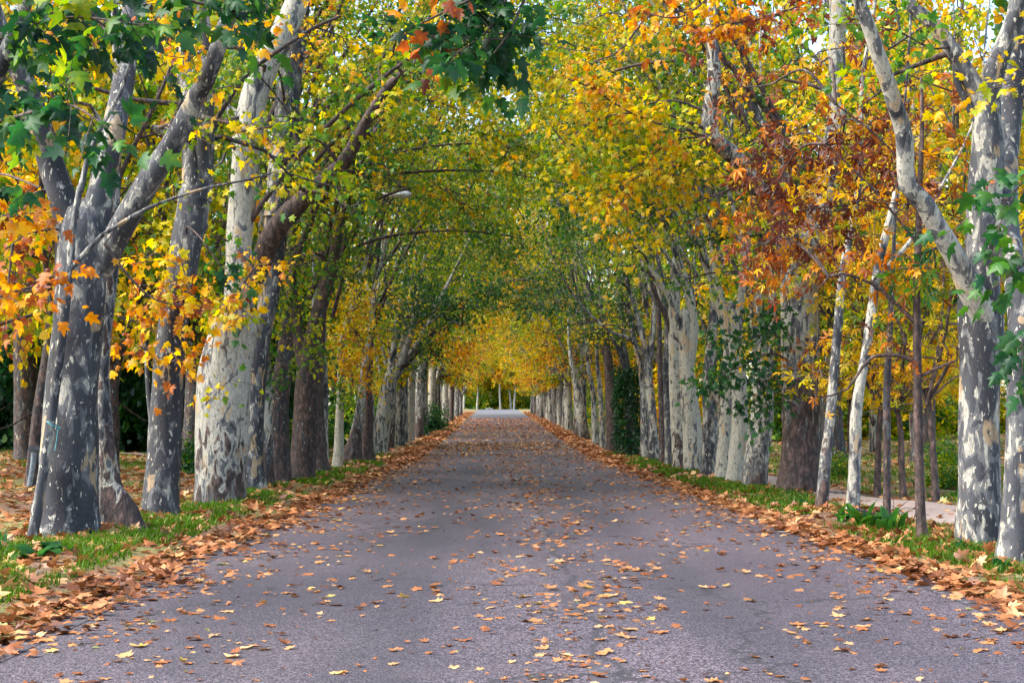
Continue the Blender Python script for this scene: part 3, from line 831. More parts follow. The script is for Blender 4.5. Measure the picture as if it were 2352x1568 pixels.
def cluster(Y, trunk, limbs, label, **k):
    a = dict(hue=0.35, sd=0.10, bark=(0.8, 0, 0), group=G_R, zmin=4.6, bias=RB, dens=1.15, flare=0.08, branch_col=(0.6, 0.3, 0, 1))
    a.update(k)
    row_tree(Y, trunk, limbs, label, **a)

cluster(31.2, [(1730, 1126, 58), (1738, 1060, 56), (1747, 991, 56), (1752, 900, 46), (1748, 830, 36), (1742, 756, 30), (1740, 680, 26)], [[(1750, 880, 26), (1770, 800, 22), (1775, 700, 18)], [(1745, 800, 22), (1725, 700, 18), (1715, 600, 15)]],
        'speckled grey brown plane tree swelling upward, nearest of the pale cluster', bark=(0.68, 0.1, 0.08))
cluster(33.4, [(1686, 1116, 42), (1694, 1040, 40), (1700, 950, 38), (1698, 880, 34), (1688, 800, 28), (1680, 720, 24)], [[(1685, 780, 22), (1660, 700, 19), (1640, 610, 16)], [(1690, 800, 20), (1700, 700, 17), (1712, 600, 14)]],
        'chalky white plane tree second in the pale cluster, thinning towards its fork', bark=(0.9, 0, 0))
cluster(35, [(1660, 1108, 38), (1664, 1040, 34), (1668, 960, 32), (1671, 880, 28), (1674, 800, 24), (1680, 700, 20)], [[(1674, 800, 16), (1655, 720, 14), (1630, 640, 12)]], 'grey plane tree flecked with cream dots, third in the pale cluster', bark=(0.66, 0, 0))
cluster(37.2, [(1627, 1101, 40), (1630, 1040, 38), (1630, 960, 34), (1628, 880, 30), (1634, 790, 26), (1641, 700, 22), (1638, 600, 18)], [], 'dark grey plane tree with a long pale stripe, straight and slim', bark=(0.5, 0, 0), ext_trunk=True)
cluster(39.8, [(1596, 1094, 46), (1592, 1030, 44), (1586, 950, 42), (1580, 880, 36), (1574, 800, 28), (1572, 720, 24)], [[(1580, 840, 26), (1592, 760, 24), (1585, 690, 20), (1566, 620, 16)], [(1574, 800, 18), (1545, 700, 15), (1510, 640, 12)]],
        'broad white lit plane tree leaning left in the cluster', bark=(0.86, 0, 0))
cluster(43.5, [(1562, 1083, 36), (1560, 1020, 34), (1556, 940, 33), (1552, 860, 32), (1550, 780, 30), (1549, 700, 26), (1552, 600, 22)], [dict(p=[(1552, 800, 14), (1535, 740, 12), (1512, 690, 10), (1494, 640, 8)], bark=(0.2, 0.7, 0))], 'cream plane trunk spotted with rust brown plates', bark=(0.85, 0.3, 0.12))
cluster(46, [(1538, 1075, 22), (1536, 1000, 20), (1533, 920, 18), (1530, 840, 16), (1534, 760, 14)], [], 'narrow dark grey plane stem forking just left of the rust spotted trunk', bark=(0.3, 0, 0), ext_trunk=True)
cluster(48.5, [(1522, 1071, 17), (1521, 1000, 15), (1518, 900, 14), (1515, 800, 13), (1512, 700, 11)], [], 'reddish brown scaly stem among pale grey trunks', bark=(0.3, 0.62, 0.2), ext_trunk=True)
cluster(51.5, [(1503, 1064, 26), (1501, 1010, 22), (1497, 940, 20), (1490, 870, 20), (1486, 820, 17)], [[(1488, 840, 15), (1478, 780, 13), (1462, 720, 11), (1440, 640, 9)], [(1490, 850, 14), (1500, 760, 12), (1504, 660, 10)], [(1488, 830, 10), (1450, 780, 9), (1400, 760, 7)]],
        'slate plane tree with a stubby pale shoulder where two boughs part', bark=(0.42, 0, 0))
cluster(57, [(1482, 1054, 20), (1480, 1000, 18), (1478, 930, 17), (1474, 860, 15)], [[(1476, 880, 11), (1462, 800, 10), (1440, 720, 8)]], 'grey green plane stem beside the ivy clad trunk', bark=(0.42, 0, 0), ext_trunk=True)
cluster(60.5, [(1452, 1050, 30), (1450, 1000, 28), (1446, 930, 25), (1440, 860, 20)], [[(1443, 870, 13), (1420, 800, 11), (1390, 750, 9)]], 'plane trunk almost hidden under dark green ivy', bark=(0.3, 0.3, 0), ext_trunk=True,
        extra=[clump(1290, 690, 60, 110, 42, 95, .17, .06), clump(1390, 750, 61, 70, 45, 60, .20, .07), clump(1210, 640, 58, 110, 45, 80, .22, .08), clump(1440, 660, 58, 90, 60, 60, .28, .08), clump(1340, 580, 56, 120, 60, 70, .36, .1)])
IVY_BASE = (60.5, 1452)
cluster(67, [(1409, 1031, 36), (1407, 980, 33), (1404, 920, 29), (1400, 860, 22)], [[(1402, 870, 14), (1385, 800, 12), (1355, 740, 9)]], 'wide plum brown plane trunk just past the ivy', bark=(0.2, 0.8, 0.4), ext_trunk=True)
cluster(72, [(1384, 1020, 15), (1382, 960, 13), (1378, 890, 11)], [], 'slim tan stem touching the wide plum brown trunk', bark=(0.6, 0.3, 0), ext_trunk=True)
cluster(79, [(1368, 1012, 16), (1366, 960, 15), (1362, 900, 12)], [], 'pale streaked plane stem past the slim tan one', bark=(0.7, 0, 0), ext_trunk=True, hue=0.55)
cluster(88, [(1342, 1003, 25), (1336, 960, 23), (1328, 910, 19), (1322, 880, 14)], [], 'speckled plane trunk tipping towards the road far off', bark=(0.6, 0.2, 0.1), ext_trunk=True, hue=0.66)

# ================================================================== far trees: a few kinds, copied
def make_kind(fork, r0, nl, hue, dens, spreadx, h=14, size=0.2, leafmin=2.4, K=9, tpl='simple', straight=False, tilt=0.5):
    tb = Tubes()
    pts = [np.array([0, 0, -0.1])]
    n = max(3, int(fork / 0.9))
    dx, dy = rng.normal(0, 0.05, 2)
    for i in range(1, n + 1):
        pts.append(np.array([dx * i + rng.normal(0, 0.03), dy * i + rng.normal(0, 0.03), fork * i / n]))
    P, R = smooth_poly(pts, np.linspace(r0, r0 * 0.8, len(pts)), 0.3)
    tb.add(P, R, 12, 0.07, 0.22)
    limbs = []
    for k in range(nl):
        az = 6.283 * k / nl + rng.normal(0, 0.35)
        t = rng.uniform(0.25, tilt)
        d = unit(np.array([math.cos(az) * t + spreadx * 0.3, math.sin(az) * t, 1]))
        lp = [P[-1] - np.array([0, 0, 0.3])]
        rr = r0 * rng.uniform(0.42, 0.6)
        lr = [rr]
        while lp[-1][2] < h * rng.uniform(0.8, 1):
            d = unit(d + np.array([rng.normal(0, 0.12) + spreadx * 0.05, rng.normal(0, 0.12), 0.06]))
            lp.append(lp[-1] + d * 1.4)
            lr.append(max(lr[-1] * 0.82, 0.02))
        P2, R2 = smooth_poly(lp, lr, 0.4)
        tb.add(P2, R2, 8, 0.06)
        limbs.append((P2, R2))

    def keep(Q):
        z = Q[..., 2]
        return z > leafmin + 2.2 * np.clip((Q[..., 0] - 1.2) / 2.5, 0, 1) * spreadx - 0.6 * np.clip(Q[..., 0] - 4, 0, 3) * spreadx
    fol = Foliage()
    tb.thin = 1.0
    grow(fol, tb, limbs, leafmin, 0.5, 0.08, (0.45 * spreadx, 0, 0.0), dens, K, size, (1.4, 3.4), keep, (0.45, 1.0), 4.0)
    return (tb.mesh('trunk', M_BARK), fol.mesh('crown', tpl, M_LEAF, (0, 0, 0)))


LEAFK = 0.79
KINDS = [make_kind(rng.uniform(2.6, 4.2), rng.uniform(0.24, 0.33), int(rng.integers(3, 6)), 0.5, 1.6, 1.0) for _ in range(5)]
LEAFK = 0.85
PARK = [make_kind(rng.uniform(1.8, 3.2), rng.uniform(0.12, 0.2), 5, 0.5, 2.3, 0.0, 11, 0.19, 1.6, tilt=0.9) for _ in range(3)]
SLIM = [make_kind(5.5, 0.21, 6, 0.5, 2.6, 0.0, 15, 0.3, 4.2, tilt=0.9) for _ in range(2)]
YOUNG = [make_kind(2.0, 0.065, 4, 0.5, 2.0, 0.0, 5.5, 0.17, 1.7, 6, 'palm', tilt=0.8) for _ in range(2)]


def plant_tree(kind, x, y, rot, s, hue, bark, label, group, name='plane_tree', cat='tree', sz=None):
    root = empty(name, (x, y, float(ground_z(x, y)) - 0.02))
    root.rotation_euler = (0, 0, rot)
    root.scale = (s, s, s if sz is None else sz)
    tag(root, label, cat, group)
    for nm, me, c in zip(('trunk', 'crown'), kind, (bark, (hue, 0.5, 0.5))):
        link(nm, me, root, color=(*c, 1))
    return root


def far_hue(y):
    return float(np.interp(y, [60, 75, 90, 150, 210, 260], [0.34, 0.44, 0.52, 0.55, 0.54, 0.52]))


y = 69.0
while y < 206:
    for side in (-1, 1):
        yy = y + rng.uniform(-0.8, 0.8) + (2 if side > 0 else 0)
        if side > 0 and yy < 92:
            continue
        x = (-5.2 + rng.normal(0, 0.25)) if side < 0 else (5.6 + rng.normal(0, 0.25))
        rot = (0 if side < 0 else math.pi) + rng.normal(0, 0.45)
        b = (rng.uniform(0.45, 0.9), rng.choice([0, 0, 0.3, 0.7]) if side < 0 else rng.choice([0, 0, 0, 0.5]), rng.choice([0, 0.2]))
        plant_tree(KINDS[int(rng.integers(5))], x, yy, rot, rng.uniform(0.92, 1.1), far_hue(yy) + rng.normal(0, 0.05), b,
                   'distant plane tree in the receding left row under yellow leaves' if side < 0 else 'distant pale plane tree in the receding right row under orange leaves', 'distant plane trees of the left row' if side < 0 else 'distant plane trees of the right row', sz=rng.uniform(1.25, 1.5) if yy < 150 else 1.1)
    y += 4.0 if y < 100 else 5.2

# park trees behind the rows
for (x, y_, h, k, s) in ((-9.5, 30, .60, 0, 1.1), (-13, 24, .64, 1, 1.05), (-10, 38, .56, 2, 1.2), (-15, 34, .62, 0, 1.2), (-9.5, 48, .48, 1, 1.2), (-14, 46, .60, 2, 1.3), (-20, 44, .62, 1, 1.2), (-11, 60, .45, 0, 1.3),
                         (-18, 60, .55, 2, 1.3), (-11, 76, .5, 1, 1.3), (-26, 56, .60, 0, 1.3), (-12, 95, .55, 2, 1.3), (-13, 120, .6, 0, 1.3), (-24, 84, .5, 1, 1.4), (-17, 104, .55, 0, 1.4)):
    plant_tree(PARK[k], x + rng.normal(0, .3), y_, rng.uniform(0, 6.28), s, h - .09, (rng.uniform(.1, .35), .6, 0), 'park tree with orange yellow leaves among the wood behind the left row', 'park trees behind the left row', 'park_tree', sz=s * 1.25)
for (x, y_, h, k, s) in ((10.5, 30, .60, 0, 1.0), (13.5, 37, .58, 1, 1.1), (17, 44, .58, 0, 1.2), (21, 52, .57, 1, 1.2), (12, 56, .50, 2, 1.3), (16, 62, .52, 0, 1.3), (27, 66, .57, 1, 1.3),
                         (21, 70, .55, 2, 1.3), (33, 72, .58, 0, 1.3), (12, 78, .52, 1, 1.3), (16, 90, .5, 2, 1.3), (13, 112, .55, 0, 1.3), (27, 88, .50, 1, 1.4), (39, 84, .55, 2, 1.4)):
    plant_tree(PARK[k], x + rng.normal(0, .3), y_, rng.uniform(0, 6.28), s, h - .06, (rng.uniform(.3, .7), .4, 0), 'park tree with yellow green leaves in the field behind the right row', 'park trees behind the right row', 'park_tree', sz=s * 1.25)

for i in range(11):
    yy = 40 + i * 7.5
    for side in (-1, 1):
        if (side > 0 and yy < 46) or (side < 0 and yy > 84):
            continue
        plant_tree(KINDS[int(rng.integers(5))], side * rng.uniform(11, 19), yy + rng.normal(0, 1.5), rng.uniform(0, 6.28), rng.uniform(1.25, 1.45), rng.uniform(.38, .56), (rng.uniform(.2, .5), .5, 0),
                   'tall yellowing tree rising behind the left row' if side < 0 else 'tall yellowing tree rising behind the right row', 'tall trees behind the left row' if side < 0 else 'tall trees behind the right row', 'park_tree', sz=rng.uniform(1.5, 1.75))

# dark saplings in the right field
for (px, py, lab) in ((2014, 1129, 'thin dark young tree in the leaf strewn field, left one of three'), (2076, 1132, 'thin dark young tree forked in a V in the leaf strewn field'), (2150, 1148, 'thin dark young tree in the grass nearest the dirt path'),
                      (2138, 1058, 'stumpy grey brown young tree far back in the field behind the chestnut'), (1949, 1045, 'spindly young tree far back in the field, seen past the blotched sapling')):
    Y = F * (EYE - 0.13) / (py - VY)
    p = at(px, py, Y)
    plant_tree(YOUNG[int(px) % 2], p[0], Y, rng.uniform(0, 6), 1.0 if py > 1100 else 1.15, 0.60, (0.05, 0.9, 0.5), lab, 'young trees in the right field', 'young_chestnut', 'young tree')

for i in range(13):
    yy = 97 + i * 9.4
    for side in (-1, 1):
        if side < 0 and i % 2:
            continue
        x = side * (rng.uniform(10.5, 13) if side > 0 else rng.uniform(17, 21))
        plant_tree(PARK[int(rng.integers(3))], x, yy + rng.normal(0, 1.5), rng.uniform(0, 6.28), rng.uniform(1.15, 1.4), rng.uniform(.46, .68), (rng.uniform(.4, .8), .2, 0),
                   'yellow leaved park tree far back behind the left row' if side < 0 else 'yellow leaved park tree far back behind the right row', 'far park trees of the left side' if side < 0 else 'far park trees of the right side', 'park_tree')

# far end: slim white trunks and a thicket
for i, (px, hgt) in enumerate(((1064, .6), (1096, .55), (1127, .5), (1149, .5), (1174, .55), (1200, .62), (1180, .5))):
    Y = 292 + (i % 3) * 5
    p = at(px, 940, Y)
    plant_tree(SLIM[i % 2], p[0], Y, rng.uniform(0, 6), rng.uniform(0.95, 1.1), 0.53 + rng.normal(0, .03), (0.95, 0, 0), 'slim white stemmed tree across the bright end of the avenue', 'white stemmed trees at the far end', 'far_tree')
for i in range(12):
    x = -38 + i * 7 + rng.normal(0, 1.0)
    plant_tree(SLIM[i % 2], x, 318 + rng.uniform(0, 14), rng.uniform(0, 6), 1.35, 0.50 + rng.normal(0, .05), (0.8, 0, 0), 'yellow tree of the wood closing off the far end', 'trees closing the far end', 'far_tree')


# ================================================================== shrubs, ivy, weeds
def bush_meshes(rx, ry, rz, n, hue, size=0.13, sd=0.08, stems=7, tpl='simple'):
    fol, tw, st_ = Foliage(), Tubes(), Tubes()
    q = unit(rng.normal(0, 1, (n, 3))) * (rng.random((n, 1)) ** 0.4)
    q[:, 2] = np.abs(q[:, 2])
    lump = 1 + 0.22 * np.sin(q[:, 0:1] * 5 + 1) * np.cos(q[:, 1:2] * 4) + 0.15 * np.sin(q[:, 2:3] * 9 + q[:, 0:1] * 3)
    st = q * lump * np.array([rx, ry, rz])
    dd = unit(rng.normal(0, 0.6, (n, 3)) + q * 0.6 + np.array([0, 0, 0.2]))
    ln = rng.uniform(0.25, 0.6, n)
    tw.twigs(st, dd, ln, 0.006)
    fol.from_twigs(st, dd, ln, hue + rng.normal(0, sd, n), 10, size)
    for k in range(stems):
        e = st[int(rng.integers(n))]
        pts = np.array([e * np.array([0.01, 0.01, 0]), e * np.array([0.5, 0.5, 0.5]), e * 0.9])
        P, R = smooth_poly(pts, [0.03, 0.02, 0.01], 0.3)
        st_.add(P, R, 5)
    return st_.mesh('stem', M_BARK), fol.mesh('foliage', tpl, M_LEAF, (0, 0, 0))


BUSH = [bush_meshes(2.6, 2.0, 3.4, 700, 0.5, 0.2), bush_meshes(2.2, 1.8, 2.2, 520, 0.5, 0.18), bush_meshes(1.0, 0.9, 1.1, 240, 0.5, 0.13)]


def bush(k, x, y, s, hue, label, group=None, sz=None, name='shrub', cat='shrub'):
    root = empty(name, (x, y, float(ground_z(x, y)) - 0.05))
    root.rotation_euler = (0, 0, rng.uniform(0, 6.28))
    root.scale = (s, s, sz or s)
    tag(root, label, cat, group)
    link('stem', BUSH[k][0], root, color=(0.1, 0.8, 0, 1))
    link('foliage', BUSH[k][1], root, color=(hue, 0.5, 0.5, 1))


for i in range(15):
    bush(0, -12.5 - i * 1.9 + rng.normal(0, .5), 66 + rng.uniform(-3, 6) - i * 0.8, rng.uniform(1.1, 1.6), rng.uniform(0.04, 0.16), 'dark green bush in the shady thicket beyond the lawn on the left', 'dark bushes of the left thicket', 2.2)
for i in range(12):
    bush(0, -13 - i * 3.0 + rng.normal(0, .5), 74 + rng.uniform(0, 5), rng.uniform(1.5, 1.9), rng.uniform(0.02, 0.22), 'dark green bush in the shady thicket beyond the lawn on the left', 'dark bushes of the left thicket', 3.0)
for i in range(16):
    bush(i % 2, 11 + i * 2.6 + rng.normal(0, .5), 84 + rng.uniform(-3, 8), rng.uniform(1.2, 1.7), rng.uniform(0.36, 0.62), 'leafy bush of the thicket closing the field on the right', 'bushes closing the right field')
for i in range(16):
    bush(0, -26 + i * 3.6 + rng.normal(0, .6), 303 + rng.uniform(-2, 4), rng.uniform(1.4, 2.1), rng.uniform(0.36, 0.56), 'yellow green bush closing off the bright far end of the avenue', 'bushes at the far end')
    bush(0, -27 + i * 3.6 + rng.normal(0, .6), 311 + rng.uniform(-2, 3), rng.uniform(2.0, 2.6), rng.uniform(0.46, 0.58), 'tall yellow thicket bush behind the bushes at the far end', 'tall thicket at the far end', rng.uniform(3.4, 4.4))
for (px, Y, s, h, lab) in ((560 + 380, 92, 1.3, 0.10, 'dark green shrub crowding the left row where leaves cover the verge'), (985, 108, 1.5, 0.16, 'dusty green shrub hiding tree feet farther along the left row'),
                           (1290, 150, 0.7, 0.12, 'small round green shrub at the far right verge')):
    p = at(px, VY, Y)
    bush(2, p[0], Y, s, h, lab)
for (px, Y, s, lab) in ((2175, 30, 0.5, 'low grey green shrub in the field beside the big mottled tree'), (1922, 36, 0.5, 'low green shrub in the field between two plane saplings'), (2168, 42, 0.7, 'upright bright green shrub farther back in the field')):
    p = at(px, VY, Y)
    bush(2, p[0], Y, s, 0.36, lab)
for i in range(9):
    bush(2, -7.6 - rng.random() * 2.0, 40 + i * 4.5, rng.uniform(.6, 1.1), rng.uniform(.1, .4), 'low undergrowth bush between trunks behind the left row', 'undergrowth behind the left row')

for i in range(17):
    yy = 92 + i * 7.2
    for side in (-1, 1):
        bush(1 + int(rng.integers(2)) * 0, side * (9.0 + rng.random() * 1.6 + (0 if yy < 130 else 1)), yy, rng.uniform(.8, 1.3), rng.uniform(.18, .6), 'bush filling the gap between far trunks on the left side' if side < 0 else 'bush filling the gap between far trunks on the right side',
             'bushes behind the far left row' if side < 0 else 'bushes behind the far right row', rng.uniform(.8, 1.3))

# ivy wrapped round its trunk
iv = at(1452, 1050, 60.5)
n = 900
zz = rng.random(n) ** 0.8 * 3.7
th = rng.random(n) * 6.283
rad = 0.36 + 0.12 * rng.random(n) + 0.16 * np.sin(th * 2 + zz * 2) ** 2
st = np.stack([rad * np.cos(th) + 0.02 * zz * 0, rad * np.sin(th), zz], 1)
fol, tw = Foliage(), Tubes()
dd = unit(np.stack([np.cos(th), np.sin(th), rng.normal(0, .6, n)], 1) + rng.normal(0, .4, (n, 3)))
ln = rng.uniform(.1, .3, n)
tw.twigs(st, dd, ln, 0.006)
fol.from_twigs(st, dd, ln, 0.08 + rng.normal(0, .04, n), 6, 0.13)
g = float(ground_z(iv[0], 60.5))
root = empty('ivy', (iv[0], 60.5, g))
tag(root, 'dark glossy ivy sleeve covering a plane trunk down to the ground', 'ivy')
link('stem', tw.mesh('stem', M_BARK), root, color=(0.1, .8, 0, 1))
link('foliage', fol.mesh('foliage', 'simple', M_LEAF, (0, 0, 0)), root, color=(.5, .5, .5, 1))


def blade_leaf(L, W, lean, az, hue_out, vs, fs, n0, base):
    """a broad upright dock leaf, as a ribbon with a folded midrib"""
    ts = np.linspace(0, 1, 8)
    d = np.array([math.cos(az), math.sin(az), 0])
    s = np.array([-d[1], d[0], 0])
    for i, t in enumerate(ts):
        a = lean * t * 1.3
        p = base + d * L * (t * math.sin(a) if a else 0) + np.array([0, 0, L * t * math.cos(a * 0.9)])
        w = W * (math.sin(math.pi * min(1, 0.08 + t * 0.92)) ** 0.7 if t < 1 else 0.02)
        fold = np.array([0, 0, 0.18 * w])
        rip = 0.08 * W * math.sin(t * 14)
        vs += [p - s * w + fold + d * rip, p, p + s * w + fold - d * rip]
    for i in range(7):
        for j in range(2):
            a = n0 + i * 3 + j
            fs.append((a, a + 1, a + 4, a + 3))
    return n0 + 24


def weed(px, py, Y, n, L, W, hue, label, group='broad leaved weeds on the verges', lean=(0.2, 1.0)):
    p = at(px, py, Y)
    g = float(ground_z(p[0], Y))
    root = empty('dock_plant', (p[0], Y, g))
    tag(root, label, 'weed', group)
    for k in range(n):
        vs, fs = [], []
        ll = L * rng.uniform(.6, 1.1)
        blade_leaf(ll, W * ll / L * rng.uniform(.8, 1.15), rng.uniform(*lean), rng.uniform(0, 6.28), None, vs, fs, 0, np.array([rng.normal(0, .05), rng.normal(0, .05), -0.02]))
        me = mesh_from('leaf', np.array(vs), np.array(fs), 4, M_LEAF, {'hue': np.full(len(fs), np.clip(hue + rng.normal(0, .04), .01, .9))}, smooth=True)
        link('leaf', me, root, color=(.5, .5, .5, 1))


weed(1990, 1215, 18.8, 20, .46, .075, .25, 'large clump of upright green dock leaves at the foot of two saplings')
weed(1940, 1200, 20.3, 11, .34, .06, .27, 'low spreading green dock plant beside the leaning green grey sapling')
weed(2046, 1222, 18.0, 10, .38, .06, .24, 'drooping green dock plant at the thin dark sapling')
weed(2086, 1252, 16.9, 7, .16, .035, .22, 'small crinkled green weed before the chestnut trunk')
weed(1845, 1165, 24.5, 8, .25, .045, .18, 'green dock plant in the grass before the thick brown trunk')
weed(2215, 1292, 15.4, 6, .24, .035, .2, 'upright bladed green weed at the foot of the big mottled tree')
weed(2300, 1335, 13.8, 6, .17, .05, .14, 'flat dark green weed before the blue grey trunk')
weed(70, 1310, 14.4, 8, .30, .09, .2, 'silvery green broad leaved weed among leaves at the left corner', lean=(0.9, 1.4))
weed(125, 1300, 14.8, 8, .28, .075, .14, 'dark green broad leaved weed beside the silvery one', lean=(0.7, 1.3))
weed(8, 1290, 15.2, 5, .36, .045, .2, 'tall bladed green weed at the left border of the view', lean=(0.1, 0.5))
weed(222, 1170, 18.6, 7, .16, .05, .16, 'round tuft of green leaves sprouting between two trunks', lean=(0.4, 1.2))
for i, (px, py, Y) in enumerate(((2140, 1120, 31), (2180, 1125, 30), (2110, 1128, 29.5), (2195, 1150, 26.5))):
    weed(px, py, Y, 8, .26, .05, .16, 'bluish green weed patch in the grass beyond the dirt path', 'weeds beyond the dirt path')

# dead twig by the path
root_p = at(2050, 1195, 19.6)
g = float(ground_z(root_p[0], 19.6))
tb = Tubes()
for k in range(9):
    a = np.array([rng.uniform(-.25, .25), rng.uniform(-.1, .1), 0.0])
    pts = [a]
    d = unit(np.array([rng.uniform(-.5, .9), rng.normal(0, .3), rng.uniform(.25, 1)]))
    for j in range(6):
        d = unit(d + rng.normal(0, .35, 3))
        pts.append(pts[-1] + d * 0.10)
    P, R = smooth_poly(pts, np.linspace(.010, .002, len(pts)), .04)
    tb.add(P, R, 5)
P, R = smooth_poly([np.array([-.5, 0, .22]), np.array([-.25, 0, .15]), np.array([0, 0, 0])], [.02, .022, .024], .05)
tb.add(P, R, 7, .1)
o = link('dead_branch', tb.mesh('dead_branch', M_BARK), None, (root_p[0], 19.6, g), (0.1, .7, 0, 1))
tag(o, 'bare dead branch with curling twigs lying by the dirt path behind the thin dark sapling', 'dead branch')

# ================================================================== ground, road, path
def grid(xs, ys, zf, name, mat):
    X, Yg = np.meshgrid(xs, ys)
    Z = zf(X, Yg)
    V = np.stack([X, Yg, Z], -1).reshape(-1, 3)
    nx, ny = len(xs), len(ys)
    i, j = np.meshgrid(np.arange(nx - 1), np.arange(ny - 1))
    a = (j * nx + i).ravel()
    return link(name, mesh_from(name, V, np.stack([a, a + 1, a + nx + 1, a + nx], 1), 4, mat, smooth=True))


def ground_material():
    t = NT("park_ground")
    P = t.n('ShaderNodeNewGeometry').outputs['Position']
    n1 = t.noise(P, 0.35, 4, 0.55)
    n2 = t.noise(P, 5.0, 5, 0.65)
    n3 = t.noise(P, 40.0, 3, 0.6)
    soil = t.mix(n2, (0.045, 0.03, 0.02), (0.11, 0.066, 0.045))
    grass = t.mix(n2, (0.025, 0.07, 0.012), (0.09, 0.15, 0.025))
    c = t.mix(t.step(t.math('ADD', n1, t.math('MULTIPLY', n2, 0.4)), 0.62, 0.74), soil, grass)
    leaf = t.mix(n3, (0.20, 0.075, 0.03), (0.50, 0.26, 0.10))
    c = t.mix(t.math('MULTIPLY', t.step(n3, 0.45, 0.6), 0.75), c, leaf)
    b = t.n('ShaderNodeBump', {'Height': t.math('ADD', n2, n3), 'Strength': 0.6, 'Distance': 0.05})
    return t.out(t.n('ShaderNodeBsdfPrincipled', {'Base Color': c, 'Roughness': 0.9, 'Normal': b.outputs[0]}).outputs[0])


def asphalt_material():
    t = NT("asphalt")
    P = t.n('ShaderNodeNewGeometry').outputs['Position']
    xyz = t.n('ShaderNodeSeparateXYZ', {'Vector': P})
    agg = t.n('ShaderNodeTexVoronoi', {'Vector': P, 'Scale': 78.0}, feature='F1')
    aggc = t.n('ShaderNodeSeparateColor', {'Color': agg.outputs['Color']}).outputs[0]
    fine = t.noise(P, 160.0, 2, 0.6)
    mid = t.noise(P, 1.1, 5, 0.6)
    big = t.noise(scaled(t, P, 1, 0.25, 1), 0.5, 3, 0.5)
    c = t.ramp(t.math('MULTIPLY_ADD', aggc, 0.65, t.math('MULTIPLY', fine, 0.4)), [(0.14, (0.008, 0.007, 0.011)), (0.5, (0.047, 0.034, 0.044)), (0.84, (0.20, 0.165, 0.19))])
    patch = t.step(big, 0.38, 0.62)
    c = t.mix(t.math('MULTIPLY', t.math('SUBTRACT', 1.0, patch), 0.55), c, (0.022, 0.020, 0.031), 'MIX')
    c = t.mix(t.math('MULTIPLY', t.step(mid, 0.42, 0.75), 0.28), c, (0.10, 0.072, 0.08))
    lane = t.math('ABSOLUTE', t.math('SUBTRACT', t.math('ABSOLUTE', t.math('SUBTRACT', xyz.outputs[0], 0.45)), 1.25))
    lw = t.math('MULTIPLY', t.math('SUBTRACT', 1.0, t.step(lane, 0.12, 0.5)), t.step(t.noise(scaled(t, P, 1.2, .12, 1), 1.0, 4, .6), .3, .65))
    c = t.mix(t.math('MULTIPLY', lw, 0.5), c, (0.028, 0.025, 0.034))
    blot = t.step(t.noise(P, 2.7, 3, 0.6), 0.66, 0.72)
    c = t.mix(t.math('MULTIPLY', blot, 0.55), c, (0.02, 0.018, 0.023))
    pv = t.n('ShaderNodeTexVoronoi', {'Vector': scaled(t, t.n('ShaderNodeVectorMath', {0: P, 1: t.n('ShaderNodeTexNoise', {'Vector': P, 'Scale': 1.3, 'Detail': 5.0}).outputs['Color']}, operation='ADD').outputs[0], .45, .13, 1), 'Scale': 1.0}, feature='F1')
    pc = t.n('ShaderNodeSeparateColor', {'Color': pv.outputs['Color']}).outputs[0]
    c = t.mix(t.math('MULTIPLY', t.step(pc, .70, .72), 0.26), c, (0.020, 0.018, 0.025))
    c = t.mix(t.math('MULTIPLY', t.step(pc, .22, .20), 0.08), c, (0.13, 0.10, 0.115))
    # long cracks and the joint beside the centre line
    wob = t.math('MULTIPLY_ADD', t.noise(scaled(t, P, 0, 1, 0), 0.9, 4, 0.6), 0.55, 0.42)
    seam = t.math('ABSOLUTE', t.math('SUBTRACT', xyz.outputs[0], wob))
    c = t.mix(t.math('MULTIPLY', t.math('SUBTRACT', 1.0, t.step(seam, 0.006, 0.05)), 0.75), c, (0.022, 0.02, 0.025))
    ck = t.n('ShaderNodeTexVoronoi', {'Vector': scaled(t, t.n('ShaderNodeVectorMath', {0: P, 1: t.n('ShaderNodeTexNoise', {'Vector': P, 'Scale': 1.5, 'Detail': 4.0}).outputs['Color']}, operation='ADD').outputs[0], 0.3, 0.22, 1), 'Scale': 1.0}, feature='DISTANCE_TO_EDGE').outputs['Distance']
    c = t.mix(t.math('MULTIPLY', t.math('SUBTRACT', 1.0, t.step(ck, 0.0005, 0.013)), 0.85), c, (0.02, 0.018, 0.02))
    h = t.math('MULTIPLY_ADD', agg.outputs['Distance'], -0.8, t.math('MULTIPLY', fine, 0.5))
    b = t.n('ShaderNodeBump', {'Height': h, 'Strength': 0.7, 'Distance': 0.008})
    return t.out(t.n('ShaderNodeBsdfPrincipled', {'Base Color': c, 'Roughness': 0.60, 'Normal': b.outputs[0], 'Specular IOR Level': 0.5}).outputs[0])


def paint_material():
    t = NT("worn_paint")
    P = t.n('ShaderNodeNewGeometry').outputs['Position']
    w = t.step(t.math('ADD', t.noise(P, 9.0, 5, 0.7), t.math('MULTIPLY', t.noise(P, 0.9, 3, 0.5), 0.9)), 1.04, 1.3)
    fine = t.noise(P, 120, 2, 0.6)
    c = t.mix(w, t.mix(fine, (0.018, 0.016, 0.021), (0.075, 0.064, 0.076)), t.mix(fine, (0.26, 0.25, 0.25), (0.45, 0.44, 0.43)))
    return t.out(t.n('ShaderNodeBsdfPrincipled', {'Base Color': c, 'Roughness': 0.75}).outputs[0])


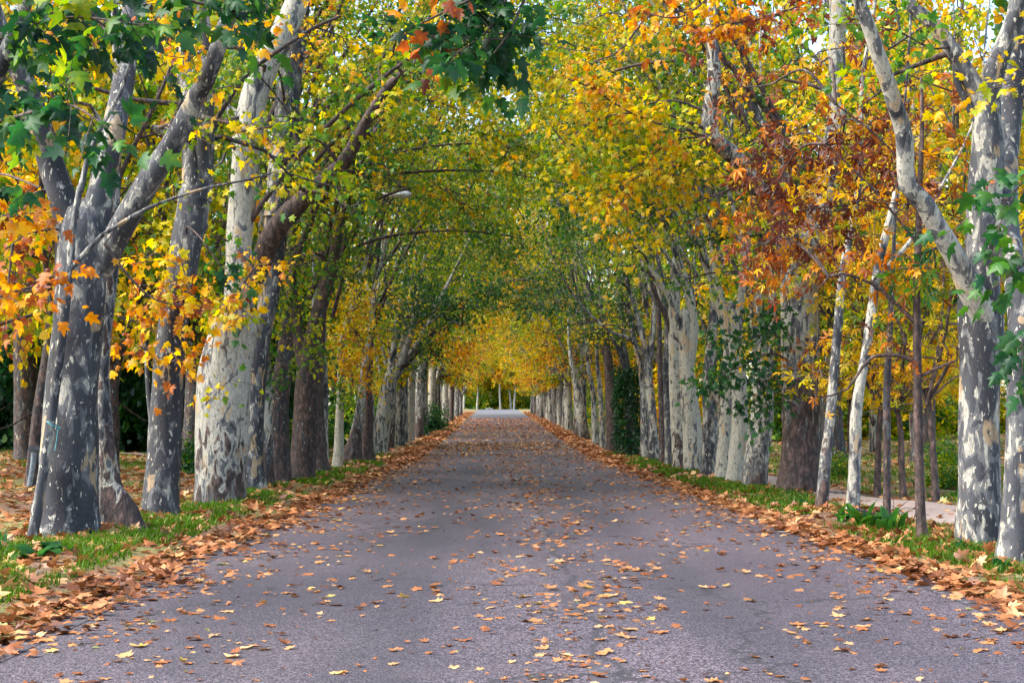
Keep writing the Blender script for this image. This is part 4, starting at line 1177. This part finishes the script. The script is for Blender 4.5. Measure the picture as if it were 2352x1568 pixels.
def path_material():
    t = NT("dirt")
    P = t.n('ShaderNodeNewGeometry').outputs['Position']
    n = t.noise(P, 3, 5, 0.65)
    f = t.noise(P, 60, 3, 0.6)
    c = t.mix(n, (0.20, 0.15, 0.125), (0.36, 0.29, 0.25))
    c = t.mix(t.math('MULTIPLY', t.step(f, 0.5, 0.65), 0.5), c, (0.14, 0.10, 0.085))
    b = t.n('ShaderNodeBump', {'Height': t.math('ADD', n, f), 'Strength': 0.5, 'Distance': 0.03})
    return t.out(t.n('ShaderNodeBsdfPrincipled', {'Base Color': c, 'Roughness': 0.9, 'Normal': b.outputs[0]}).outputs[0])


M_GROUND, M_ASPH, M_PAINT, M_PATH = ground_material(), asphalt_material(), paint_material(), path_material()
RL, RR = -3.3, 4.05
xs = np.concatenate([np.linspace(-160, -30, 14)[:-1], np.linspace(-30, -8, 30)[:-1], np.arange(-8, RL + .01, .25)[:-1], [RL, RL + .06, 0, RR - .06, RR], np.arange(RR + .2, 9.1, .25), np.linspace(9.5, 30, 28), np.linspace(34, 160, 14)])
ys = np.concatenate([np.linspace(-40, 4, 12), np.arange(4.5, 60, .3), np.arange(60, 130, 1.0), np.linspace(132, 340, 80), np.linspace(360, 900, 12)])


def gz(x, y):
    z = ground_z(x, y)
    return z - 0.03 * ((x > RL + .03) & (x < RR - .03) & (y < 275)) - 0.2 * ((y > 272) & (y < 290) & (np.abs(x) < 30))


ROADX = np.array([RL - .02, -2, -1, 0, 1, 2, 3, RR + .02])
tag(grid(xs, ys, gz, 'ground', M_GROUND), kind='structure')
tag(grid(ROADX, np.concatenate([np.arange(-40, 60, 2.0), np.arange(60, 184, 1.0)]), lambda x, y: road_z(y) + 0.004 + 0 * x, 'road', M_ASPH), kind='structure')


def pale_material():
    t = NT("pale_asphalt")
    P = t.n('ShaderNodeNewGeometry').outputs['Position']
    c = t.mix(t.noise(P, 2.0, 5, 0.7), (0.055, 0.053, 0.054), (0.105, 0.10, 0.10))
    return t.out(t.n('ShaderNodeBsdfPrincipled', {'Base Color': c, 'Roughness': 0.85}).outputs[0])


tag(grid(ROADX, np.arange(183.05, 277.5, 1.0), lambda x, y: road_z(y) + 0.004 + 0 * x, 'far_road', pale_material()), kind='structure')
tag(grid(np.linspace(-26, 26, 27), np.linspace(277.0, 288, 12), lambda x, y: road_z(y) + 0.004 + 0 * x, 'crossing_road', pale_material()), kind='structure')
wig = lambda y: 0.12 * np.sin(y * 0.33) + 0.06 * np.sin(y * 0.9)
ysp = np.arange(6, 90, .3)
U, Yp = np.meshgrid(np.linspace(0, 1, 8), ysp)
Xp = 6.0 + U * 1.35 + wig(Yp) + (0.5 - U) * -0.02 * np.clip(30 - Yp, 0, 20)
Zp = ground_z(Xp, Yp) + 0.03 - 0.05 * np.abs(U - .5) ** 2 * 4
a = (np.arange(len(ysp) - 1)[:, None] * 8 + np.arange(7)[None]).ravel()
tag(link('dirt_path', mesh_from('dirt_path', np.stack([Xp, Yp, Zp], -1).reshape(-1, 3), np.stack([a, a + 1, a + 9, a + 8], 1), 4, M_PATH, smooth=True)), kind='structure')
xq = np.linspace(-40, -9, 32)
tag(grid(xq, np.linspace(58, 60.5, 4), lambda x, y: ground_z(x, y) + 0.03, 'lawn_path', M_PATH), kind='structure')


def strip(name, x, w, segs):
    V, Fc = [], []
    for (y0, y1) in segs:
        yy = np.linspace(y0, y1, max(2, int((y1 - y0) / 2) + 1))
        b = len(V)
        for k, y in enumerate(yy):
            z = float(road_z(y)) + 0.008
            V += [(x - w / 2, y, z), (x + w / 2, y, z)]
            if k:
                Fc.append((b + 2 * k - 2, b + 2 * k - 1, b + 2 * k + 1, b + 2 * k))
    return tag(link(name, mesh_from(name, np.array(V), np.array(Fc), 4, M_PAINT)), kind='structure')


strip('edge_marking', -3.1, 0.13, [(-10, 120)])
strip('edge_marking', 3.86, 0.12, [(-10, 120)])
strip('centre_marking', 0.6, 0.11, [(y0, y0 + 1.3) for y0 in np.arange(-6, 110, 3.4)])

# ================================================================== fallen leaves
def litter_pose(x, y, tilt, lift):
    n = len(x)
    z = np.where((x > RL) & (x < RR), road_z(y) + 0.006, ground_z(x, y)) + lift
    nrm = np.array([0, 0, 1.0]) + rng.normal(0, 1, (n, 3)) * np.array([tilt, tilt, 0])
    a = rng.random(n) * 6.283
    tip = np.stack([np.cos(a), np.sin(a), np.zeros(n)], 1)
    tip -= nrm * np.sum(tip * nrm, 1, keepdims=True) / np.sum(nrm * nrm, 1, keepdims=True)
    return np.stack([x, y, z], 1), tip, nrm


def road_leaves(y0, y1, n):
    y = y0 + (y1 - y0) * rng.random(n)
    x = rng.uniform(RL + .1, RR - .1, n)
    # more towards the edges and a drift along the crown of the road
    k = rng.random(n)
    x = np.where(k < .22, RL + np.abs(rng.normal(0, .55, n)), np.where(k < .38, RR - np.abs(rng.normal(0, .5, n)), np.where(k < .55, rng.normal(1.0, .6, n), x)))
    x = np.clip(x, RL, RR)
    den = .5 + .35 * np.sin(x * 2.1 + y * .55) * np.sin(y * 1.3 - x) + .25 * np.sin(x * 5.1 - y * 2.2)
    lane = np.exp(-((np.abs(x - .4) - 1.25) / .38) ** 2) * .35
    return x, y, rng.random(n) < np.clip(den - lane, .05, 1)


def road_pick(y0, y1, n):
    x, y, k = road_leaves(y0, y1, n * 5)
    i = np.flatnonzero(k)[:n]
    return x[i], y[i]


# the nearest ones: each leaf its own object
shapes = []
for k in range(10):
    tv, tf = TPL['lobed']
    v = tv.copy()
    bx, by = rng.uniform(-1.2, 1.6, 2)
    v[:, 1] -= 0.45
    v[:, 2] = v[:, 2] * rng.uniform(-1.2, .6) + bx * 0.55 * v[:, 0] ** 2 + by * 0.35 * v[:, 1] ** 2 + rng.normal(0, .035, len(v)) + 0.10 * v[:, 0] * v[:, 1] * rng.normal()
    v[:, 2] -= v[:, 2].min() - 0.01
    sub_v = v
    shapes.append((sub_v, tf))
TONES = [('tan', .70, 'pale tan plane leaf lying curled on the grey asphalt'), ('rust', .30, 'rust brown plane leaf lying curled on the grey asphalt'), ('yellow', .87, 'yellow plane leaf lying on the grey asphalt'),
         ('olive', .97, 'dull green plane leaf lying on the grey asphalt'), ('orange', .5, 'orange brown plane leaf lying curled on the grey asphalt')]
leaf_me = {}
for ti, (tn, hv, lab) in enumerate(TONES):
    for k, (v, tf) in enumerate(shapes):
        leaf_me[ti, k] = mesh_from('fallen_leaf', v, tf, 3, M_LITTER, {'hue': np.full(len(tf), np.clip(hv + rng.normal(0, .035), .01, .99))})
xl, yl = road_pick(7.6, 12.2, 290)
tones = rng.choice(5, 290, p=[.50, .24, .02, .02, .22])
for i in range(290):
    o = link('fallen_leaf', leaf_me[int(tones[i]), int(rng.integers(10))], None, (xl[i], yl[i], float(road_z(yl[i])) + .006), (.5, .5, .5, 1))
    o.rotation_euler = (rng.normal(0, .12), rng.normal(0, .12), rng.uniform(0, 6.28))
    s = rng.choice([rng.uniform(.045, .08), rng.uniform(.07, .125)])
    o.scale = (s, s, s * rng.uniform(.25, .8))
    tag(o, TONES[int(tones[i])][2], 'fallen leaf', 'fallen ' + TONES[int(tones[i])][0] + ' leaves scattered on the near road')

# the rest: drifts nobody could count
LP, LT, LN, LS, LH = [], [], [], [], []


def drift(x, y, size, tilt, lift, hue=(.5, .2)):
    p, t, n_ = litter_pose(x, y, tilt, lift)
    LP.append(p); LT.append(t); LN.append(n_)
    LS.append(size * rng.uniform(.55, 1.15, len(x)))
    LH.append(np.clip(rng.normal(*hue, len(x)), .01, .99))


def dens_y(y0, y1, n, p=1.0):
    """sample distances, denser towards the near end"""
    u = rng.random(n)
    return y0 * (y1 / y0) ** (u ** p)


x_, y_ = road_pick(12.2, 66, 4600); drift(x_, y_, .105, .18, .008, (.43, .2))
x_, y_ = road_pick(7.4, 12.4, 330); drift(x_, y_, .075, .2, .006, (.42, .2))
x_, y_ = road_pick(7.6, 60, 5000); drift(x_, y_, .042, .25, .004, (.45, .25))
y_ = rng.uniform(62, 112, 1900); drift(rng.uniform(RL, RR, 1900), y_, .15, .3, .01, (.60, .16))
y_ = rng.uniform(70, 82, 900); drift(rng.uniform(RL, RR, 900), y_, .17, .3, .012, (.55, .16))
y_ = rng.uniform(108, 170, 2600); drift(rng.uniform(RL, RR, 2600), y_, .17, .3, .01, (.42, .16))
for side in (-1, 1):
    n = 2100
    y_ = dens_y(8, 62, n, .8)
    c, s = ((-3.42, .2) if side < 0 else (4.17, .17))
    x_ = c + rng.normal(0, s, n)
    drift(x_, y_, .135, .3, .012 + .03 * rng.random(n), (.36, .20))
    n = 6000
    y_ = rng.uniform(50, 125, n)
    drift(side * np.abs(rng.normal(0, .6, n)) + (-3.3 if side < 0 else 4.05), y_, .19, .45, .02 + .04 * rng.random(n), (.42, .16))
    n = 4000
    y_ = rng.uniform(120, 230, n)
    drift(side * np.abs(rng.normal(0, .8, n)) + (-3.5 if side < 0 else 4.2), y_, .2, .45, .03, (.42, .16))
n = 15000
y_ = dens_y(12, 70, n, .75); drift(rng.uniform(-24, -5.6, n) * 1.0, y_, .18, .35, .012, (.46, .2))
n = 2200
y_ = dens_y(11, 60, n); drift(rng.uniform(-6.2, -3.9, n), y_, .15, .5, .03, (.5, .2))
n = 1500
y_ = dens_y(10, 60, n); drift(rng.uniform(4.4, 6.1, n), y_, .15, .5, .03, (.45, .2))
n = 9000
y_ = dens_y(22, 88, n, .75); drift(7.4 + rng.random(n) ** 1.2 * 34, y_, .17, .4, .03, (.6, .2))
n = 260
y_ = dens_y(12, 40, n); drift(rng.uniform(6.0, 7.4, n), y_, .14, .25, .035, (.45, .2))
for tr in TREES:
    if tr.location.y < 48:
        k = int(34 * 20 / max(tr.location.y, 14))
        a_ = rng.random(k) * 6.28
        r_ = rng.uniform(.3, .62, k)
        drift(tr.location.x + r_ * np.cos(a_), tr.location.y + r_ * np.sin(a_), .14, .6, .03 + .05 * rng.random(k), (.42, .2))
P, T, N_, Z, H = map(np.concatenate, (LP, LT, LN, LS, LH))
near = P[:, 1] < 32
for nm, msk, tp in (('leaf_litter', near, 'lobed'), ('distant_leaf_litter', ~near, 'simple')):
    k = int(msk.sum())
    me = leaf_cloud(nm, P[msk], Z[msk], H[msk], T[msk], N_[msk], tp, M_LITTER, (0, 0, 0), rng.uniform(-2.5, 2.5, k))
    tag(link(nm, me, None, None, (.5, .5, .5, 1)), kind='stuff')

tw = Tubes()
x_, y_ = road_pick(7.8, 40, 150)
a_ = rng.random(len(x_)) * 6.28
dd = np.stack([np.cos(a_), np.sin(a_), 0 * a_ + .05], 1)
tw.twigs(np.stack([x_, y_, road_z(y_) + .012], 1), dd, rng.uniform(.05, .26, len(x_)), .0035)
tag(link('twig_debris', tw.mesh('twig_debris', M_BARK), None, None, (.05, .9, 0, 1)), kind='stuff')

# ================================================================== grass
def grass(name, x, y, h, hue):
    n = len(x)
    z = ground_z(x, y) - .01
    a = rng.random(n) * 6.283
    s = np.stack([np.cos(a), np.sin(a), 0 * a], 1)
    lean = rng.normal(0, .5, (n, 3)) * np.array([1, 1, 0])
    w = rng.uniform(.004, .009, n) * np.clip(y / 14, 1, 3)
    b = np.stack([x, y, z], 1)
    m = b + np.array([0, 0, .6]) * h[:, None] + lean * h[:, None] * .3
    t = b + np.array([0, 0, .95]) * h[:, None] + lean * h[:, None] * .9
    V = np.stack([b - s * w[:, None], b + s * w[:, None], m - s * w[:, None] * .7, m + s * w[:, None] * .7, t], 1).reshape(-1, 3)
    i = np.arange(n)[:, None] * 5
    f = np.concatenate([i + 0, i + 1, i + 3, i + 0, i + 3, i + 2, i + 2, i + 3, i + 4], 1).ravel()
    me = mesh_from(name, V, f, 3, M_GRASS, {'hue': np.repeat(np.clip(hue, .01, .99), 3)})
    tag(link(name, me, None, None, (.5, .5, .5, 1)), kind='stuff')


def patchy(x, y, thr, ph=0.0):
    v = np.sin(x * 1.9 + ph) * np.cos(y * .83 + ph) + .7 * np.sin(x * 4.3 + y * 1.7) + .5 * np.sin(y * .37 + ph * 2)
    return v > thr


n = 70000
y_ = dens_y(9, 62, n, 1.1); x_ = rng.normal(-4.7, .5, n)
k = (patchy(x_, y_, -.4) | ((y_ < 21) & patchy(x_, y_, -1.1))) & (x_ < -3.85)
grass('verge_grass', x_[k], y_[k], rng.uniform(.03, .17, k.sum()) * rng.uniform(.5, 1, k.sum()), rng.normal(.42, .22, k.sum()))
n = 56000
y_ = dens_y(8.5, 62, n, .95); x_ = rng.normal(5.15, .42, n)
k = patchy(x_, y_, -.55, 1.3) & (x_ > 4.5) & (x_ < 6.0)
grass('verge_grass', x_[k], y_[k], rng.uniform(.03, .18, k.sum()) * rng.uniform(.5, 1, k.sum()), rng.normal(.40, .22, k.sum()))
n = 60000
y_ = dens_y(18, 85, n, .8); x_ = 7.5 + rng.random(n) ** 1.4 * 30
k = patchy(x_, y_, -.1 + .012 * (y_ - 20), .4)
grass('field_grass', x_[k], y_[k], rng.uniform(.06, .2, k.sum()), rng.normal(.55, .2, k.sum()))
n = 36000
y_ = dens_y(24, 64, n, .45); x_ = -6.5 - rng.random(n) * 20
k = patchy(x_, y_, .75 - .022 * (y_ - 20), 2.1)
grass('lawn_grass', x_[k], y_[k], rng.uniform(.05, .14, k.sum()), rng.normal(.55, .2, k.sum()))

# ================================================================== lamp, post, bench, person, tie
M_LAMP = plain('lamp_white', (0.78, 0.78, 0.76), 0.4)
M_GALV = plain('galvanised_steel', (0.34, 0.37, 0.40), 0.5, 0.3, 6, (0.25, 0.28, 0.31))
LY = 41.0
head0, head1, armr = at(898, 456, LY), at(951, 451, LY), at(862, 450, LY)
px_ = float(at(722, 700, LY)[0])
g = float(ground_z(px_, LY))
lamp = tag(empty('street_lamp', (px_, LY, g)), 'tall street lamp with a white flat head reaching out among the leaves', 'street lamp')
tb = Tubes()
P, R = smooth_poly([np.array([0, 0, 0]), np.array([0, 0, 5.0]), np.array([0, 0, armr[2] - g - .2]), np.array([.25, 0, armr[2] - g]), np.array([float(armr[0]) - px_, 0, armr[2] - g + .1])], [.09, .075, .055, .045, .04], .3)
tb.add(P, R, 10)
link('pole', tb.mesh('pole', M_GALV), lamp)
tb = Tubes()
tb.add(np.array([[float(armr[0]) - px_ - .05, 0, armr[2] - g + .09], [head0[0] - px_ + .05, 0, armr[2] - g]]), [.055, .05], 8)
link('arm', tb.mesh('arm', M_LAMP), lamp)
L = head1[0] - head0[0]
sec = [(0, .10, .05), (.15, .16, .10), (.5, .19, .13), (.85, .16, .11), (1, .08, .05)]
V, Fc = [], []
for t, w, h in sec:
    for a_ in np.linspace(0, 2 * math.pi, 12, endpoint=False):
        V.append((head0[0] - px_ + t * L, w * math.cos(a_), armr[2] - g + .02 + h * math.sin(a_) * (1 if math.sin(a_) > 0 else .7)))
for i in range(4):
    for j in range(12):
        Fc.append((i * 12 + j, i * 12 + (j + 1) % 12, (i + 1) * 12 + (j + 1) % 12, (i + 1) * 12 + j))
cnt = [4] * len(Fc) + [12, 12]
loops = np.concatenate([np.array(Fc).ravel(), np.arange(12), np.arange(48, 60)])
link('lamp_head', mesh_from('lamp_head', np.array(V), loops, cnt, M_LAMP, smooth=True), lamp)


def box_mesh(name, parts, mat, bev=0.01):
    import bmesh
    bm = bmesh.new()
    for (x0, x1, y0, y1, z0, z1) in parts:
        r = bmesh.ops.create_cube(bm, size=1)
        for v in r['verts']:
            v.co = Vector(((x0 + x1) / 2 + v.co.x * (x1 - x0), (y0 + y1) / 2 + v.co.y * (y1 - y0), (z0 + z1) / 2 + v.co.z * (z1 - z0)))
    bmesh.ops.bevel(bm, geom=bm.edges[:], offset=bev, segments=2, affect='EDGES')
    me = bpy.data.meshes.new(name)
    bm.to_mesh(me)
    bm.free()
    me.materials.append(mat)
    return me


# leaning stake with a dark cap
pp = at(68, 1130, 29)
g = float(ground_z(pp[0], 29))
M_STAKE = plain('weathered_wood', (0.24, 0.28, 0.31), 0.8, 0, 18, (0.12, 0.15, 0.17))
M_DARK = plain('dark_slate', (0.05, 0.06, 0.075), 0.6, 0, 20, (0.03, 0.035, 0.04))
stake = tag(empty('wooden_stake', (pp[0], 29, g)), 'short grey wooden stake with a dark cap standing in fallen leaves on the left', 'stake')
tb = Tubes()
P, R = smooth_poly([np.array([-.02, 0, -.05]), np.array([.05, 0, .4]), np.array([.08, 0, .74])], [.05, .055, .06], .08)
tb.add(P, R, 9, .08)
P, R = smooth_poly([np.array([.17, .1, .2]), np.array([.19, .03, .5]), np.array([.2, 0, .74])], [.03, .032, .04], .08)
tb.add(P, R, 7, .08)
link('post', tb.mesh('post', M_STAKE), stake, color=(.5, 0, 0, 1))
link('cap', box_mesh('cap', [(-.02, .28, -.09, .09, .735, .83)], M_DARK, .02), stake)

# stone bench at the far end
pb = at(1123, 940, 284)
g = float(ground_z(pb[0], 289))
M_STONE = plain('pale_stone', (0.45, 0.44, 0.42), 0.85, 0, 8, (0.32, 0.31, 0.29))
bench = tag(empty('stone_bench', (pb[0], 289, g)), 'low pale stone bench before the bushes at the far end', 'bench')
link('seat', box_mesh('seat', [(-.75, .75, -.3, .3, .42, .58)], M_STONE, .02), bench)
for sx in (-.5, .5):
    link('leg', box_mesh('leg', [(sx - .12, sx + .12, -.24, .24, 0, .418)], M_STONE, .02), bench)

# turquoise tie on the sapling (part of it)
tie_c = at(118, 985, 16.62) - np.array(SAPLING.location)
th = np.linspace(0, 2 * np.pi, 25)
tb = Tubes()
tb.add(np.stack([tie_c[0] + .078 * np.cos(th), tie_c[1] + .08 + .078 * np.sin(th), tie_c[2] + .05 - .6 * .078 * np.cos(th)], 1), np.full(25, .008), 6)
tb.add(np.array([[tie_c[0] + .075, tie_c[1], tie_c[2]], [tie_c[0] + .07, tie_c[1] - .02, tie_c[2] - .12], [tie_c[0] + .05, tie_c[1] - .02, tie_c[2] - .25]]), [.006, .005, .004], 5)
link('tie', tb.mesh('tie', plain('turquoise_plastic', (0.02, 0.22, 0.25), 0.4)), SAPLING)

# a walker in red, far away behind the left row
def skin_figure(name, joints, edges, mat, parent, levels=1):
    me = bpy.data.meshes.new(name)
    me.from_pydata([j[:3] for j in joints], edges, [])
    o = link(name, me, parent)
    m = o.modifiers.new('skin', 'SKIN')
    for i, j in enumerate(joints):
        me.skin_vertices[0].data[i].radius = (j[3], j[4] if len(j) > 4 else j[3])
        me.skin_vertices[0].data[i].use_root = (i == 0)
    m2 = o.modifiers.new('sub', 'SUBSURF')
    m2.levels = m2.render_levels = levels
    me.materials.append(mat)
    return o


wp = at(967, 940, 178)
g = float(ground_z(wp[0], 178))
walker = tag(empty('person', (wp[0], 178, g)), 'person in a red top and dark trousers walking behind the left row', 'person')
M_SKIN = plain('skin', (0.45, 0.26, 0.18), 0.6)
M_RED = plain('red_cloth', (0.55, 0.03, 0.03), 0.8)
M_TROU = plain('dark_cloth', (0.03, 0.035, 0.06), 0.85)
body = [(0, 0, .92, .13, .10), (0, 0, 1.12, .14, .10), (0, 0, 1.36, .16, .10), (0, 0, 1.48, .06), (0, -.01, 1.56, .07), (0, -.02, 1.66, .09, .10), (0, 0, 1.75, .05),
        (.18, 0, 1.40, .055), (.24, .04, 1.12, .042), (.24, -.1, .90, .032), (.24, -.13, .80, .03), (-.18, 0, 1.40, .055), (-.24, -.04, 1.12, .042), (-.23, .1, .92, .032), (-.23, .14, .82, .03),
        (.09, 0, .86, .085), (.09, -.1, .48, .06), (.09, -.04, .08, .042), (.09, -.2, .035, .035), (-.09, 0, .86, .085), (-.09, .1, .48, .06), (-.09, .26, .12, .042), (-.09, .16, .035, .035)]
E = [(0, 1), (1, 2), (2, 3), (3, 4), (4, 5), (5, 6), (2, 7), (7, 8), (8, 9), (9, 10), (2, 11), (11, 12), (12, 13), (13, 14), (0, 15), (15, 16), (16, 17), (17, 18), (0, 19), (19, 20), (20, 21), (21, 22)]
skin_figure('body', body, E, M_SKIN, walker, 2)
jk = lambda i, k=1.18: (*body[i][:3], body[i][3] * k, (body[i][4] if len(body[i]) > 4 else body[i][3]) * k)
skin_figure('jacket', [jk(0), jk(1), jk(2), (0, 0, 1.47, .075), jk(7), jk(8), jk(9), jk(11), jk(12), jk(13)], [(0, 1), (1, 2), (2, 3), (2, 4), (4, 5), (5, 6), (2, 7), (7, 8), (8, 9)], M_RED, walker, 2)
skin_figure('trousers', [(0, 0, .95, .14, .11), jk(15), jk(16), jk(17, 1.3), jk(19), jk(20), jk(21, 1.3)], [(0, 1), (1, 2), (2, 3), (0, 4), (4, 5), (5, 6)], M_TROU, walker, 2)
hair = [(0, .02, 1.70, .095, .10), (0, .03, 1.78, .06)]
skin_figure('hair', hair, [(0, 1)], plain('dark_hair', (0.03, 0.02, 0.015), 0.6), walker, 2)

# ================================================================== light
SUN_EL, SUN_AZ = math.radians(46), math.radians(262)   # azimuth clockwise from +Y: from the left
sd_ = Vector((math.sin(SUN_AZ) * math.cos(SUN_EL), math.cos(SUN_AZ) * math.cos(SUN_EL), math.sin(SUN_EL)))
w = bpy.data.worlds.new("World")
S.world = w
w.use_nodes = True
nt = w.node_tree
sky = nt.nodes.new('ShaderNodeTexSky')
sky.sky_type = 'NISHITA'
sky.sun_disc = False
sky.sun_elevation = SUN_EL
sky.sun_rotation = SUN_AZ
sky.dust_density = 2.0
bg = nt.nodes['Background']
nt.links.new(sky.outputs[0], bg.inputs[0])
bg.inputs[1].default_value = 0.15
ld = bpy.data.lights.new('sun', 'SUN')
ld.energy = 2.2
ld.angle = math.radians(48)
ld.color = (1.0, 0.93, 0.82)
lo = bpy.data.objects.new('sun', ld)
COL.objects.link(lo)
lo.rotation_euler = sd_.to_track_quat('Z', 'Y').to_euler()
lo.location = (0, -20, 40)

S.view_settings.view_transform = 'Standard'
S.view_settings.look = 'None'
S.view_settings.exposure = 2.05
S.view_settings.gamma = 1.0
S.render.engine = 'CYCLES'
S.cycles.max_bounces = 6
S.cycles.diffuse_bounces = 4
S.cycles.transmission_bounces = 4
S.cycles.glossy_bounces = 2
S.cycles.use_denoising = True
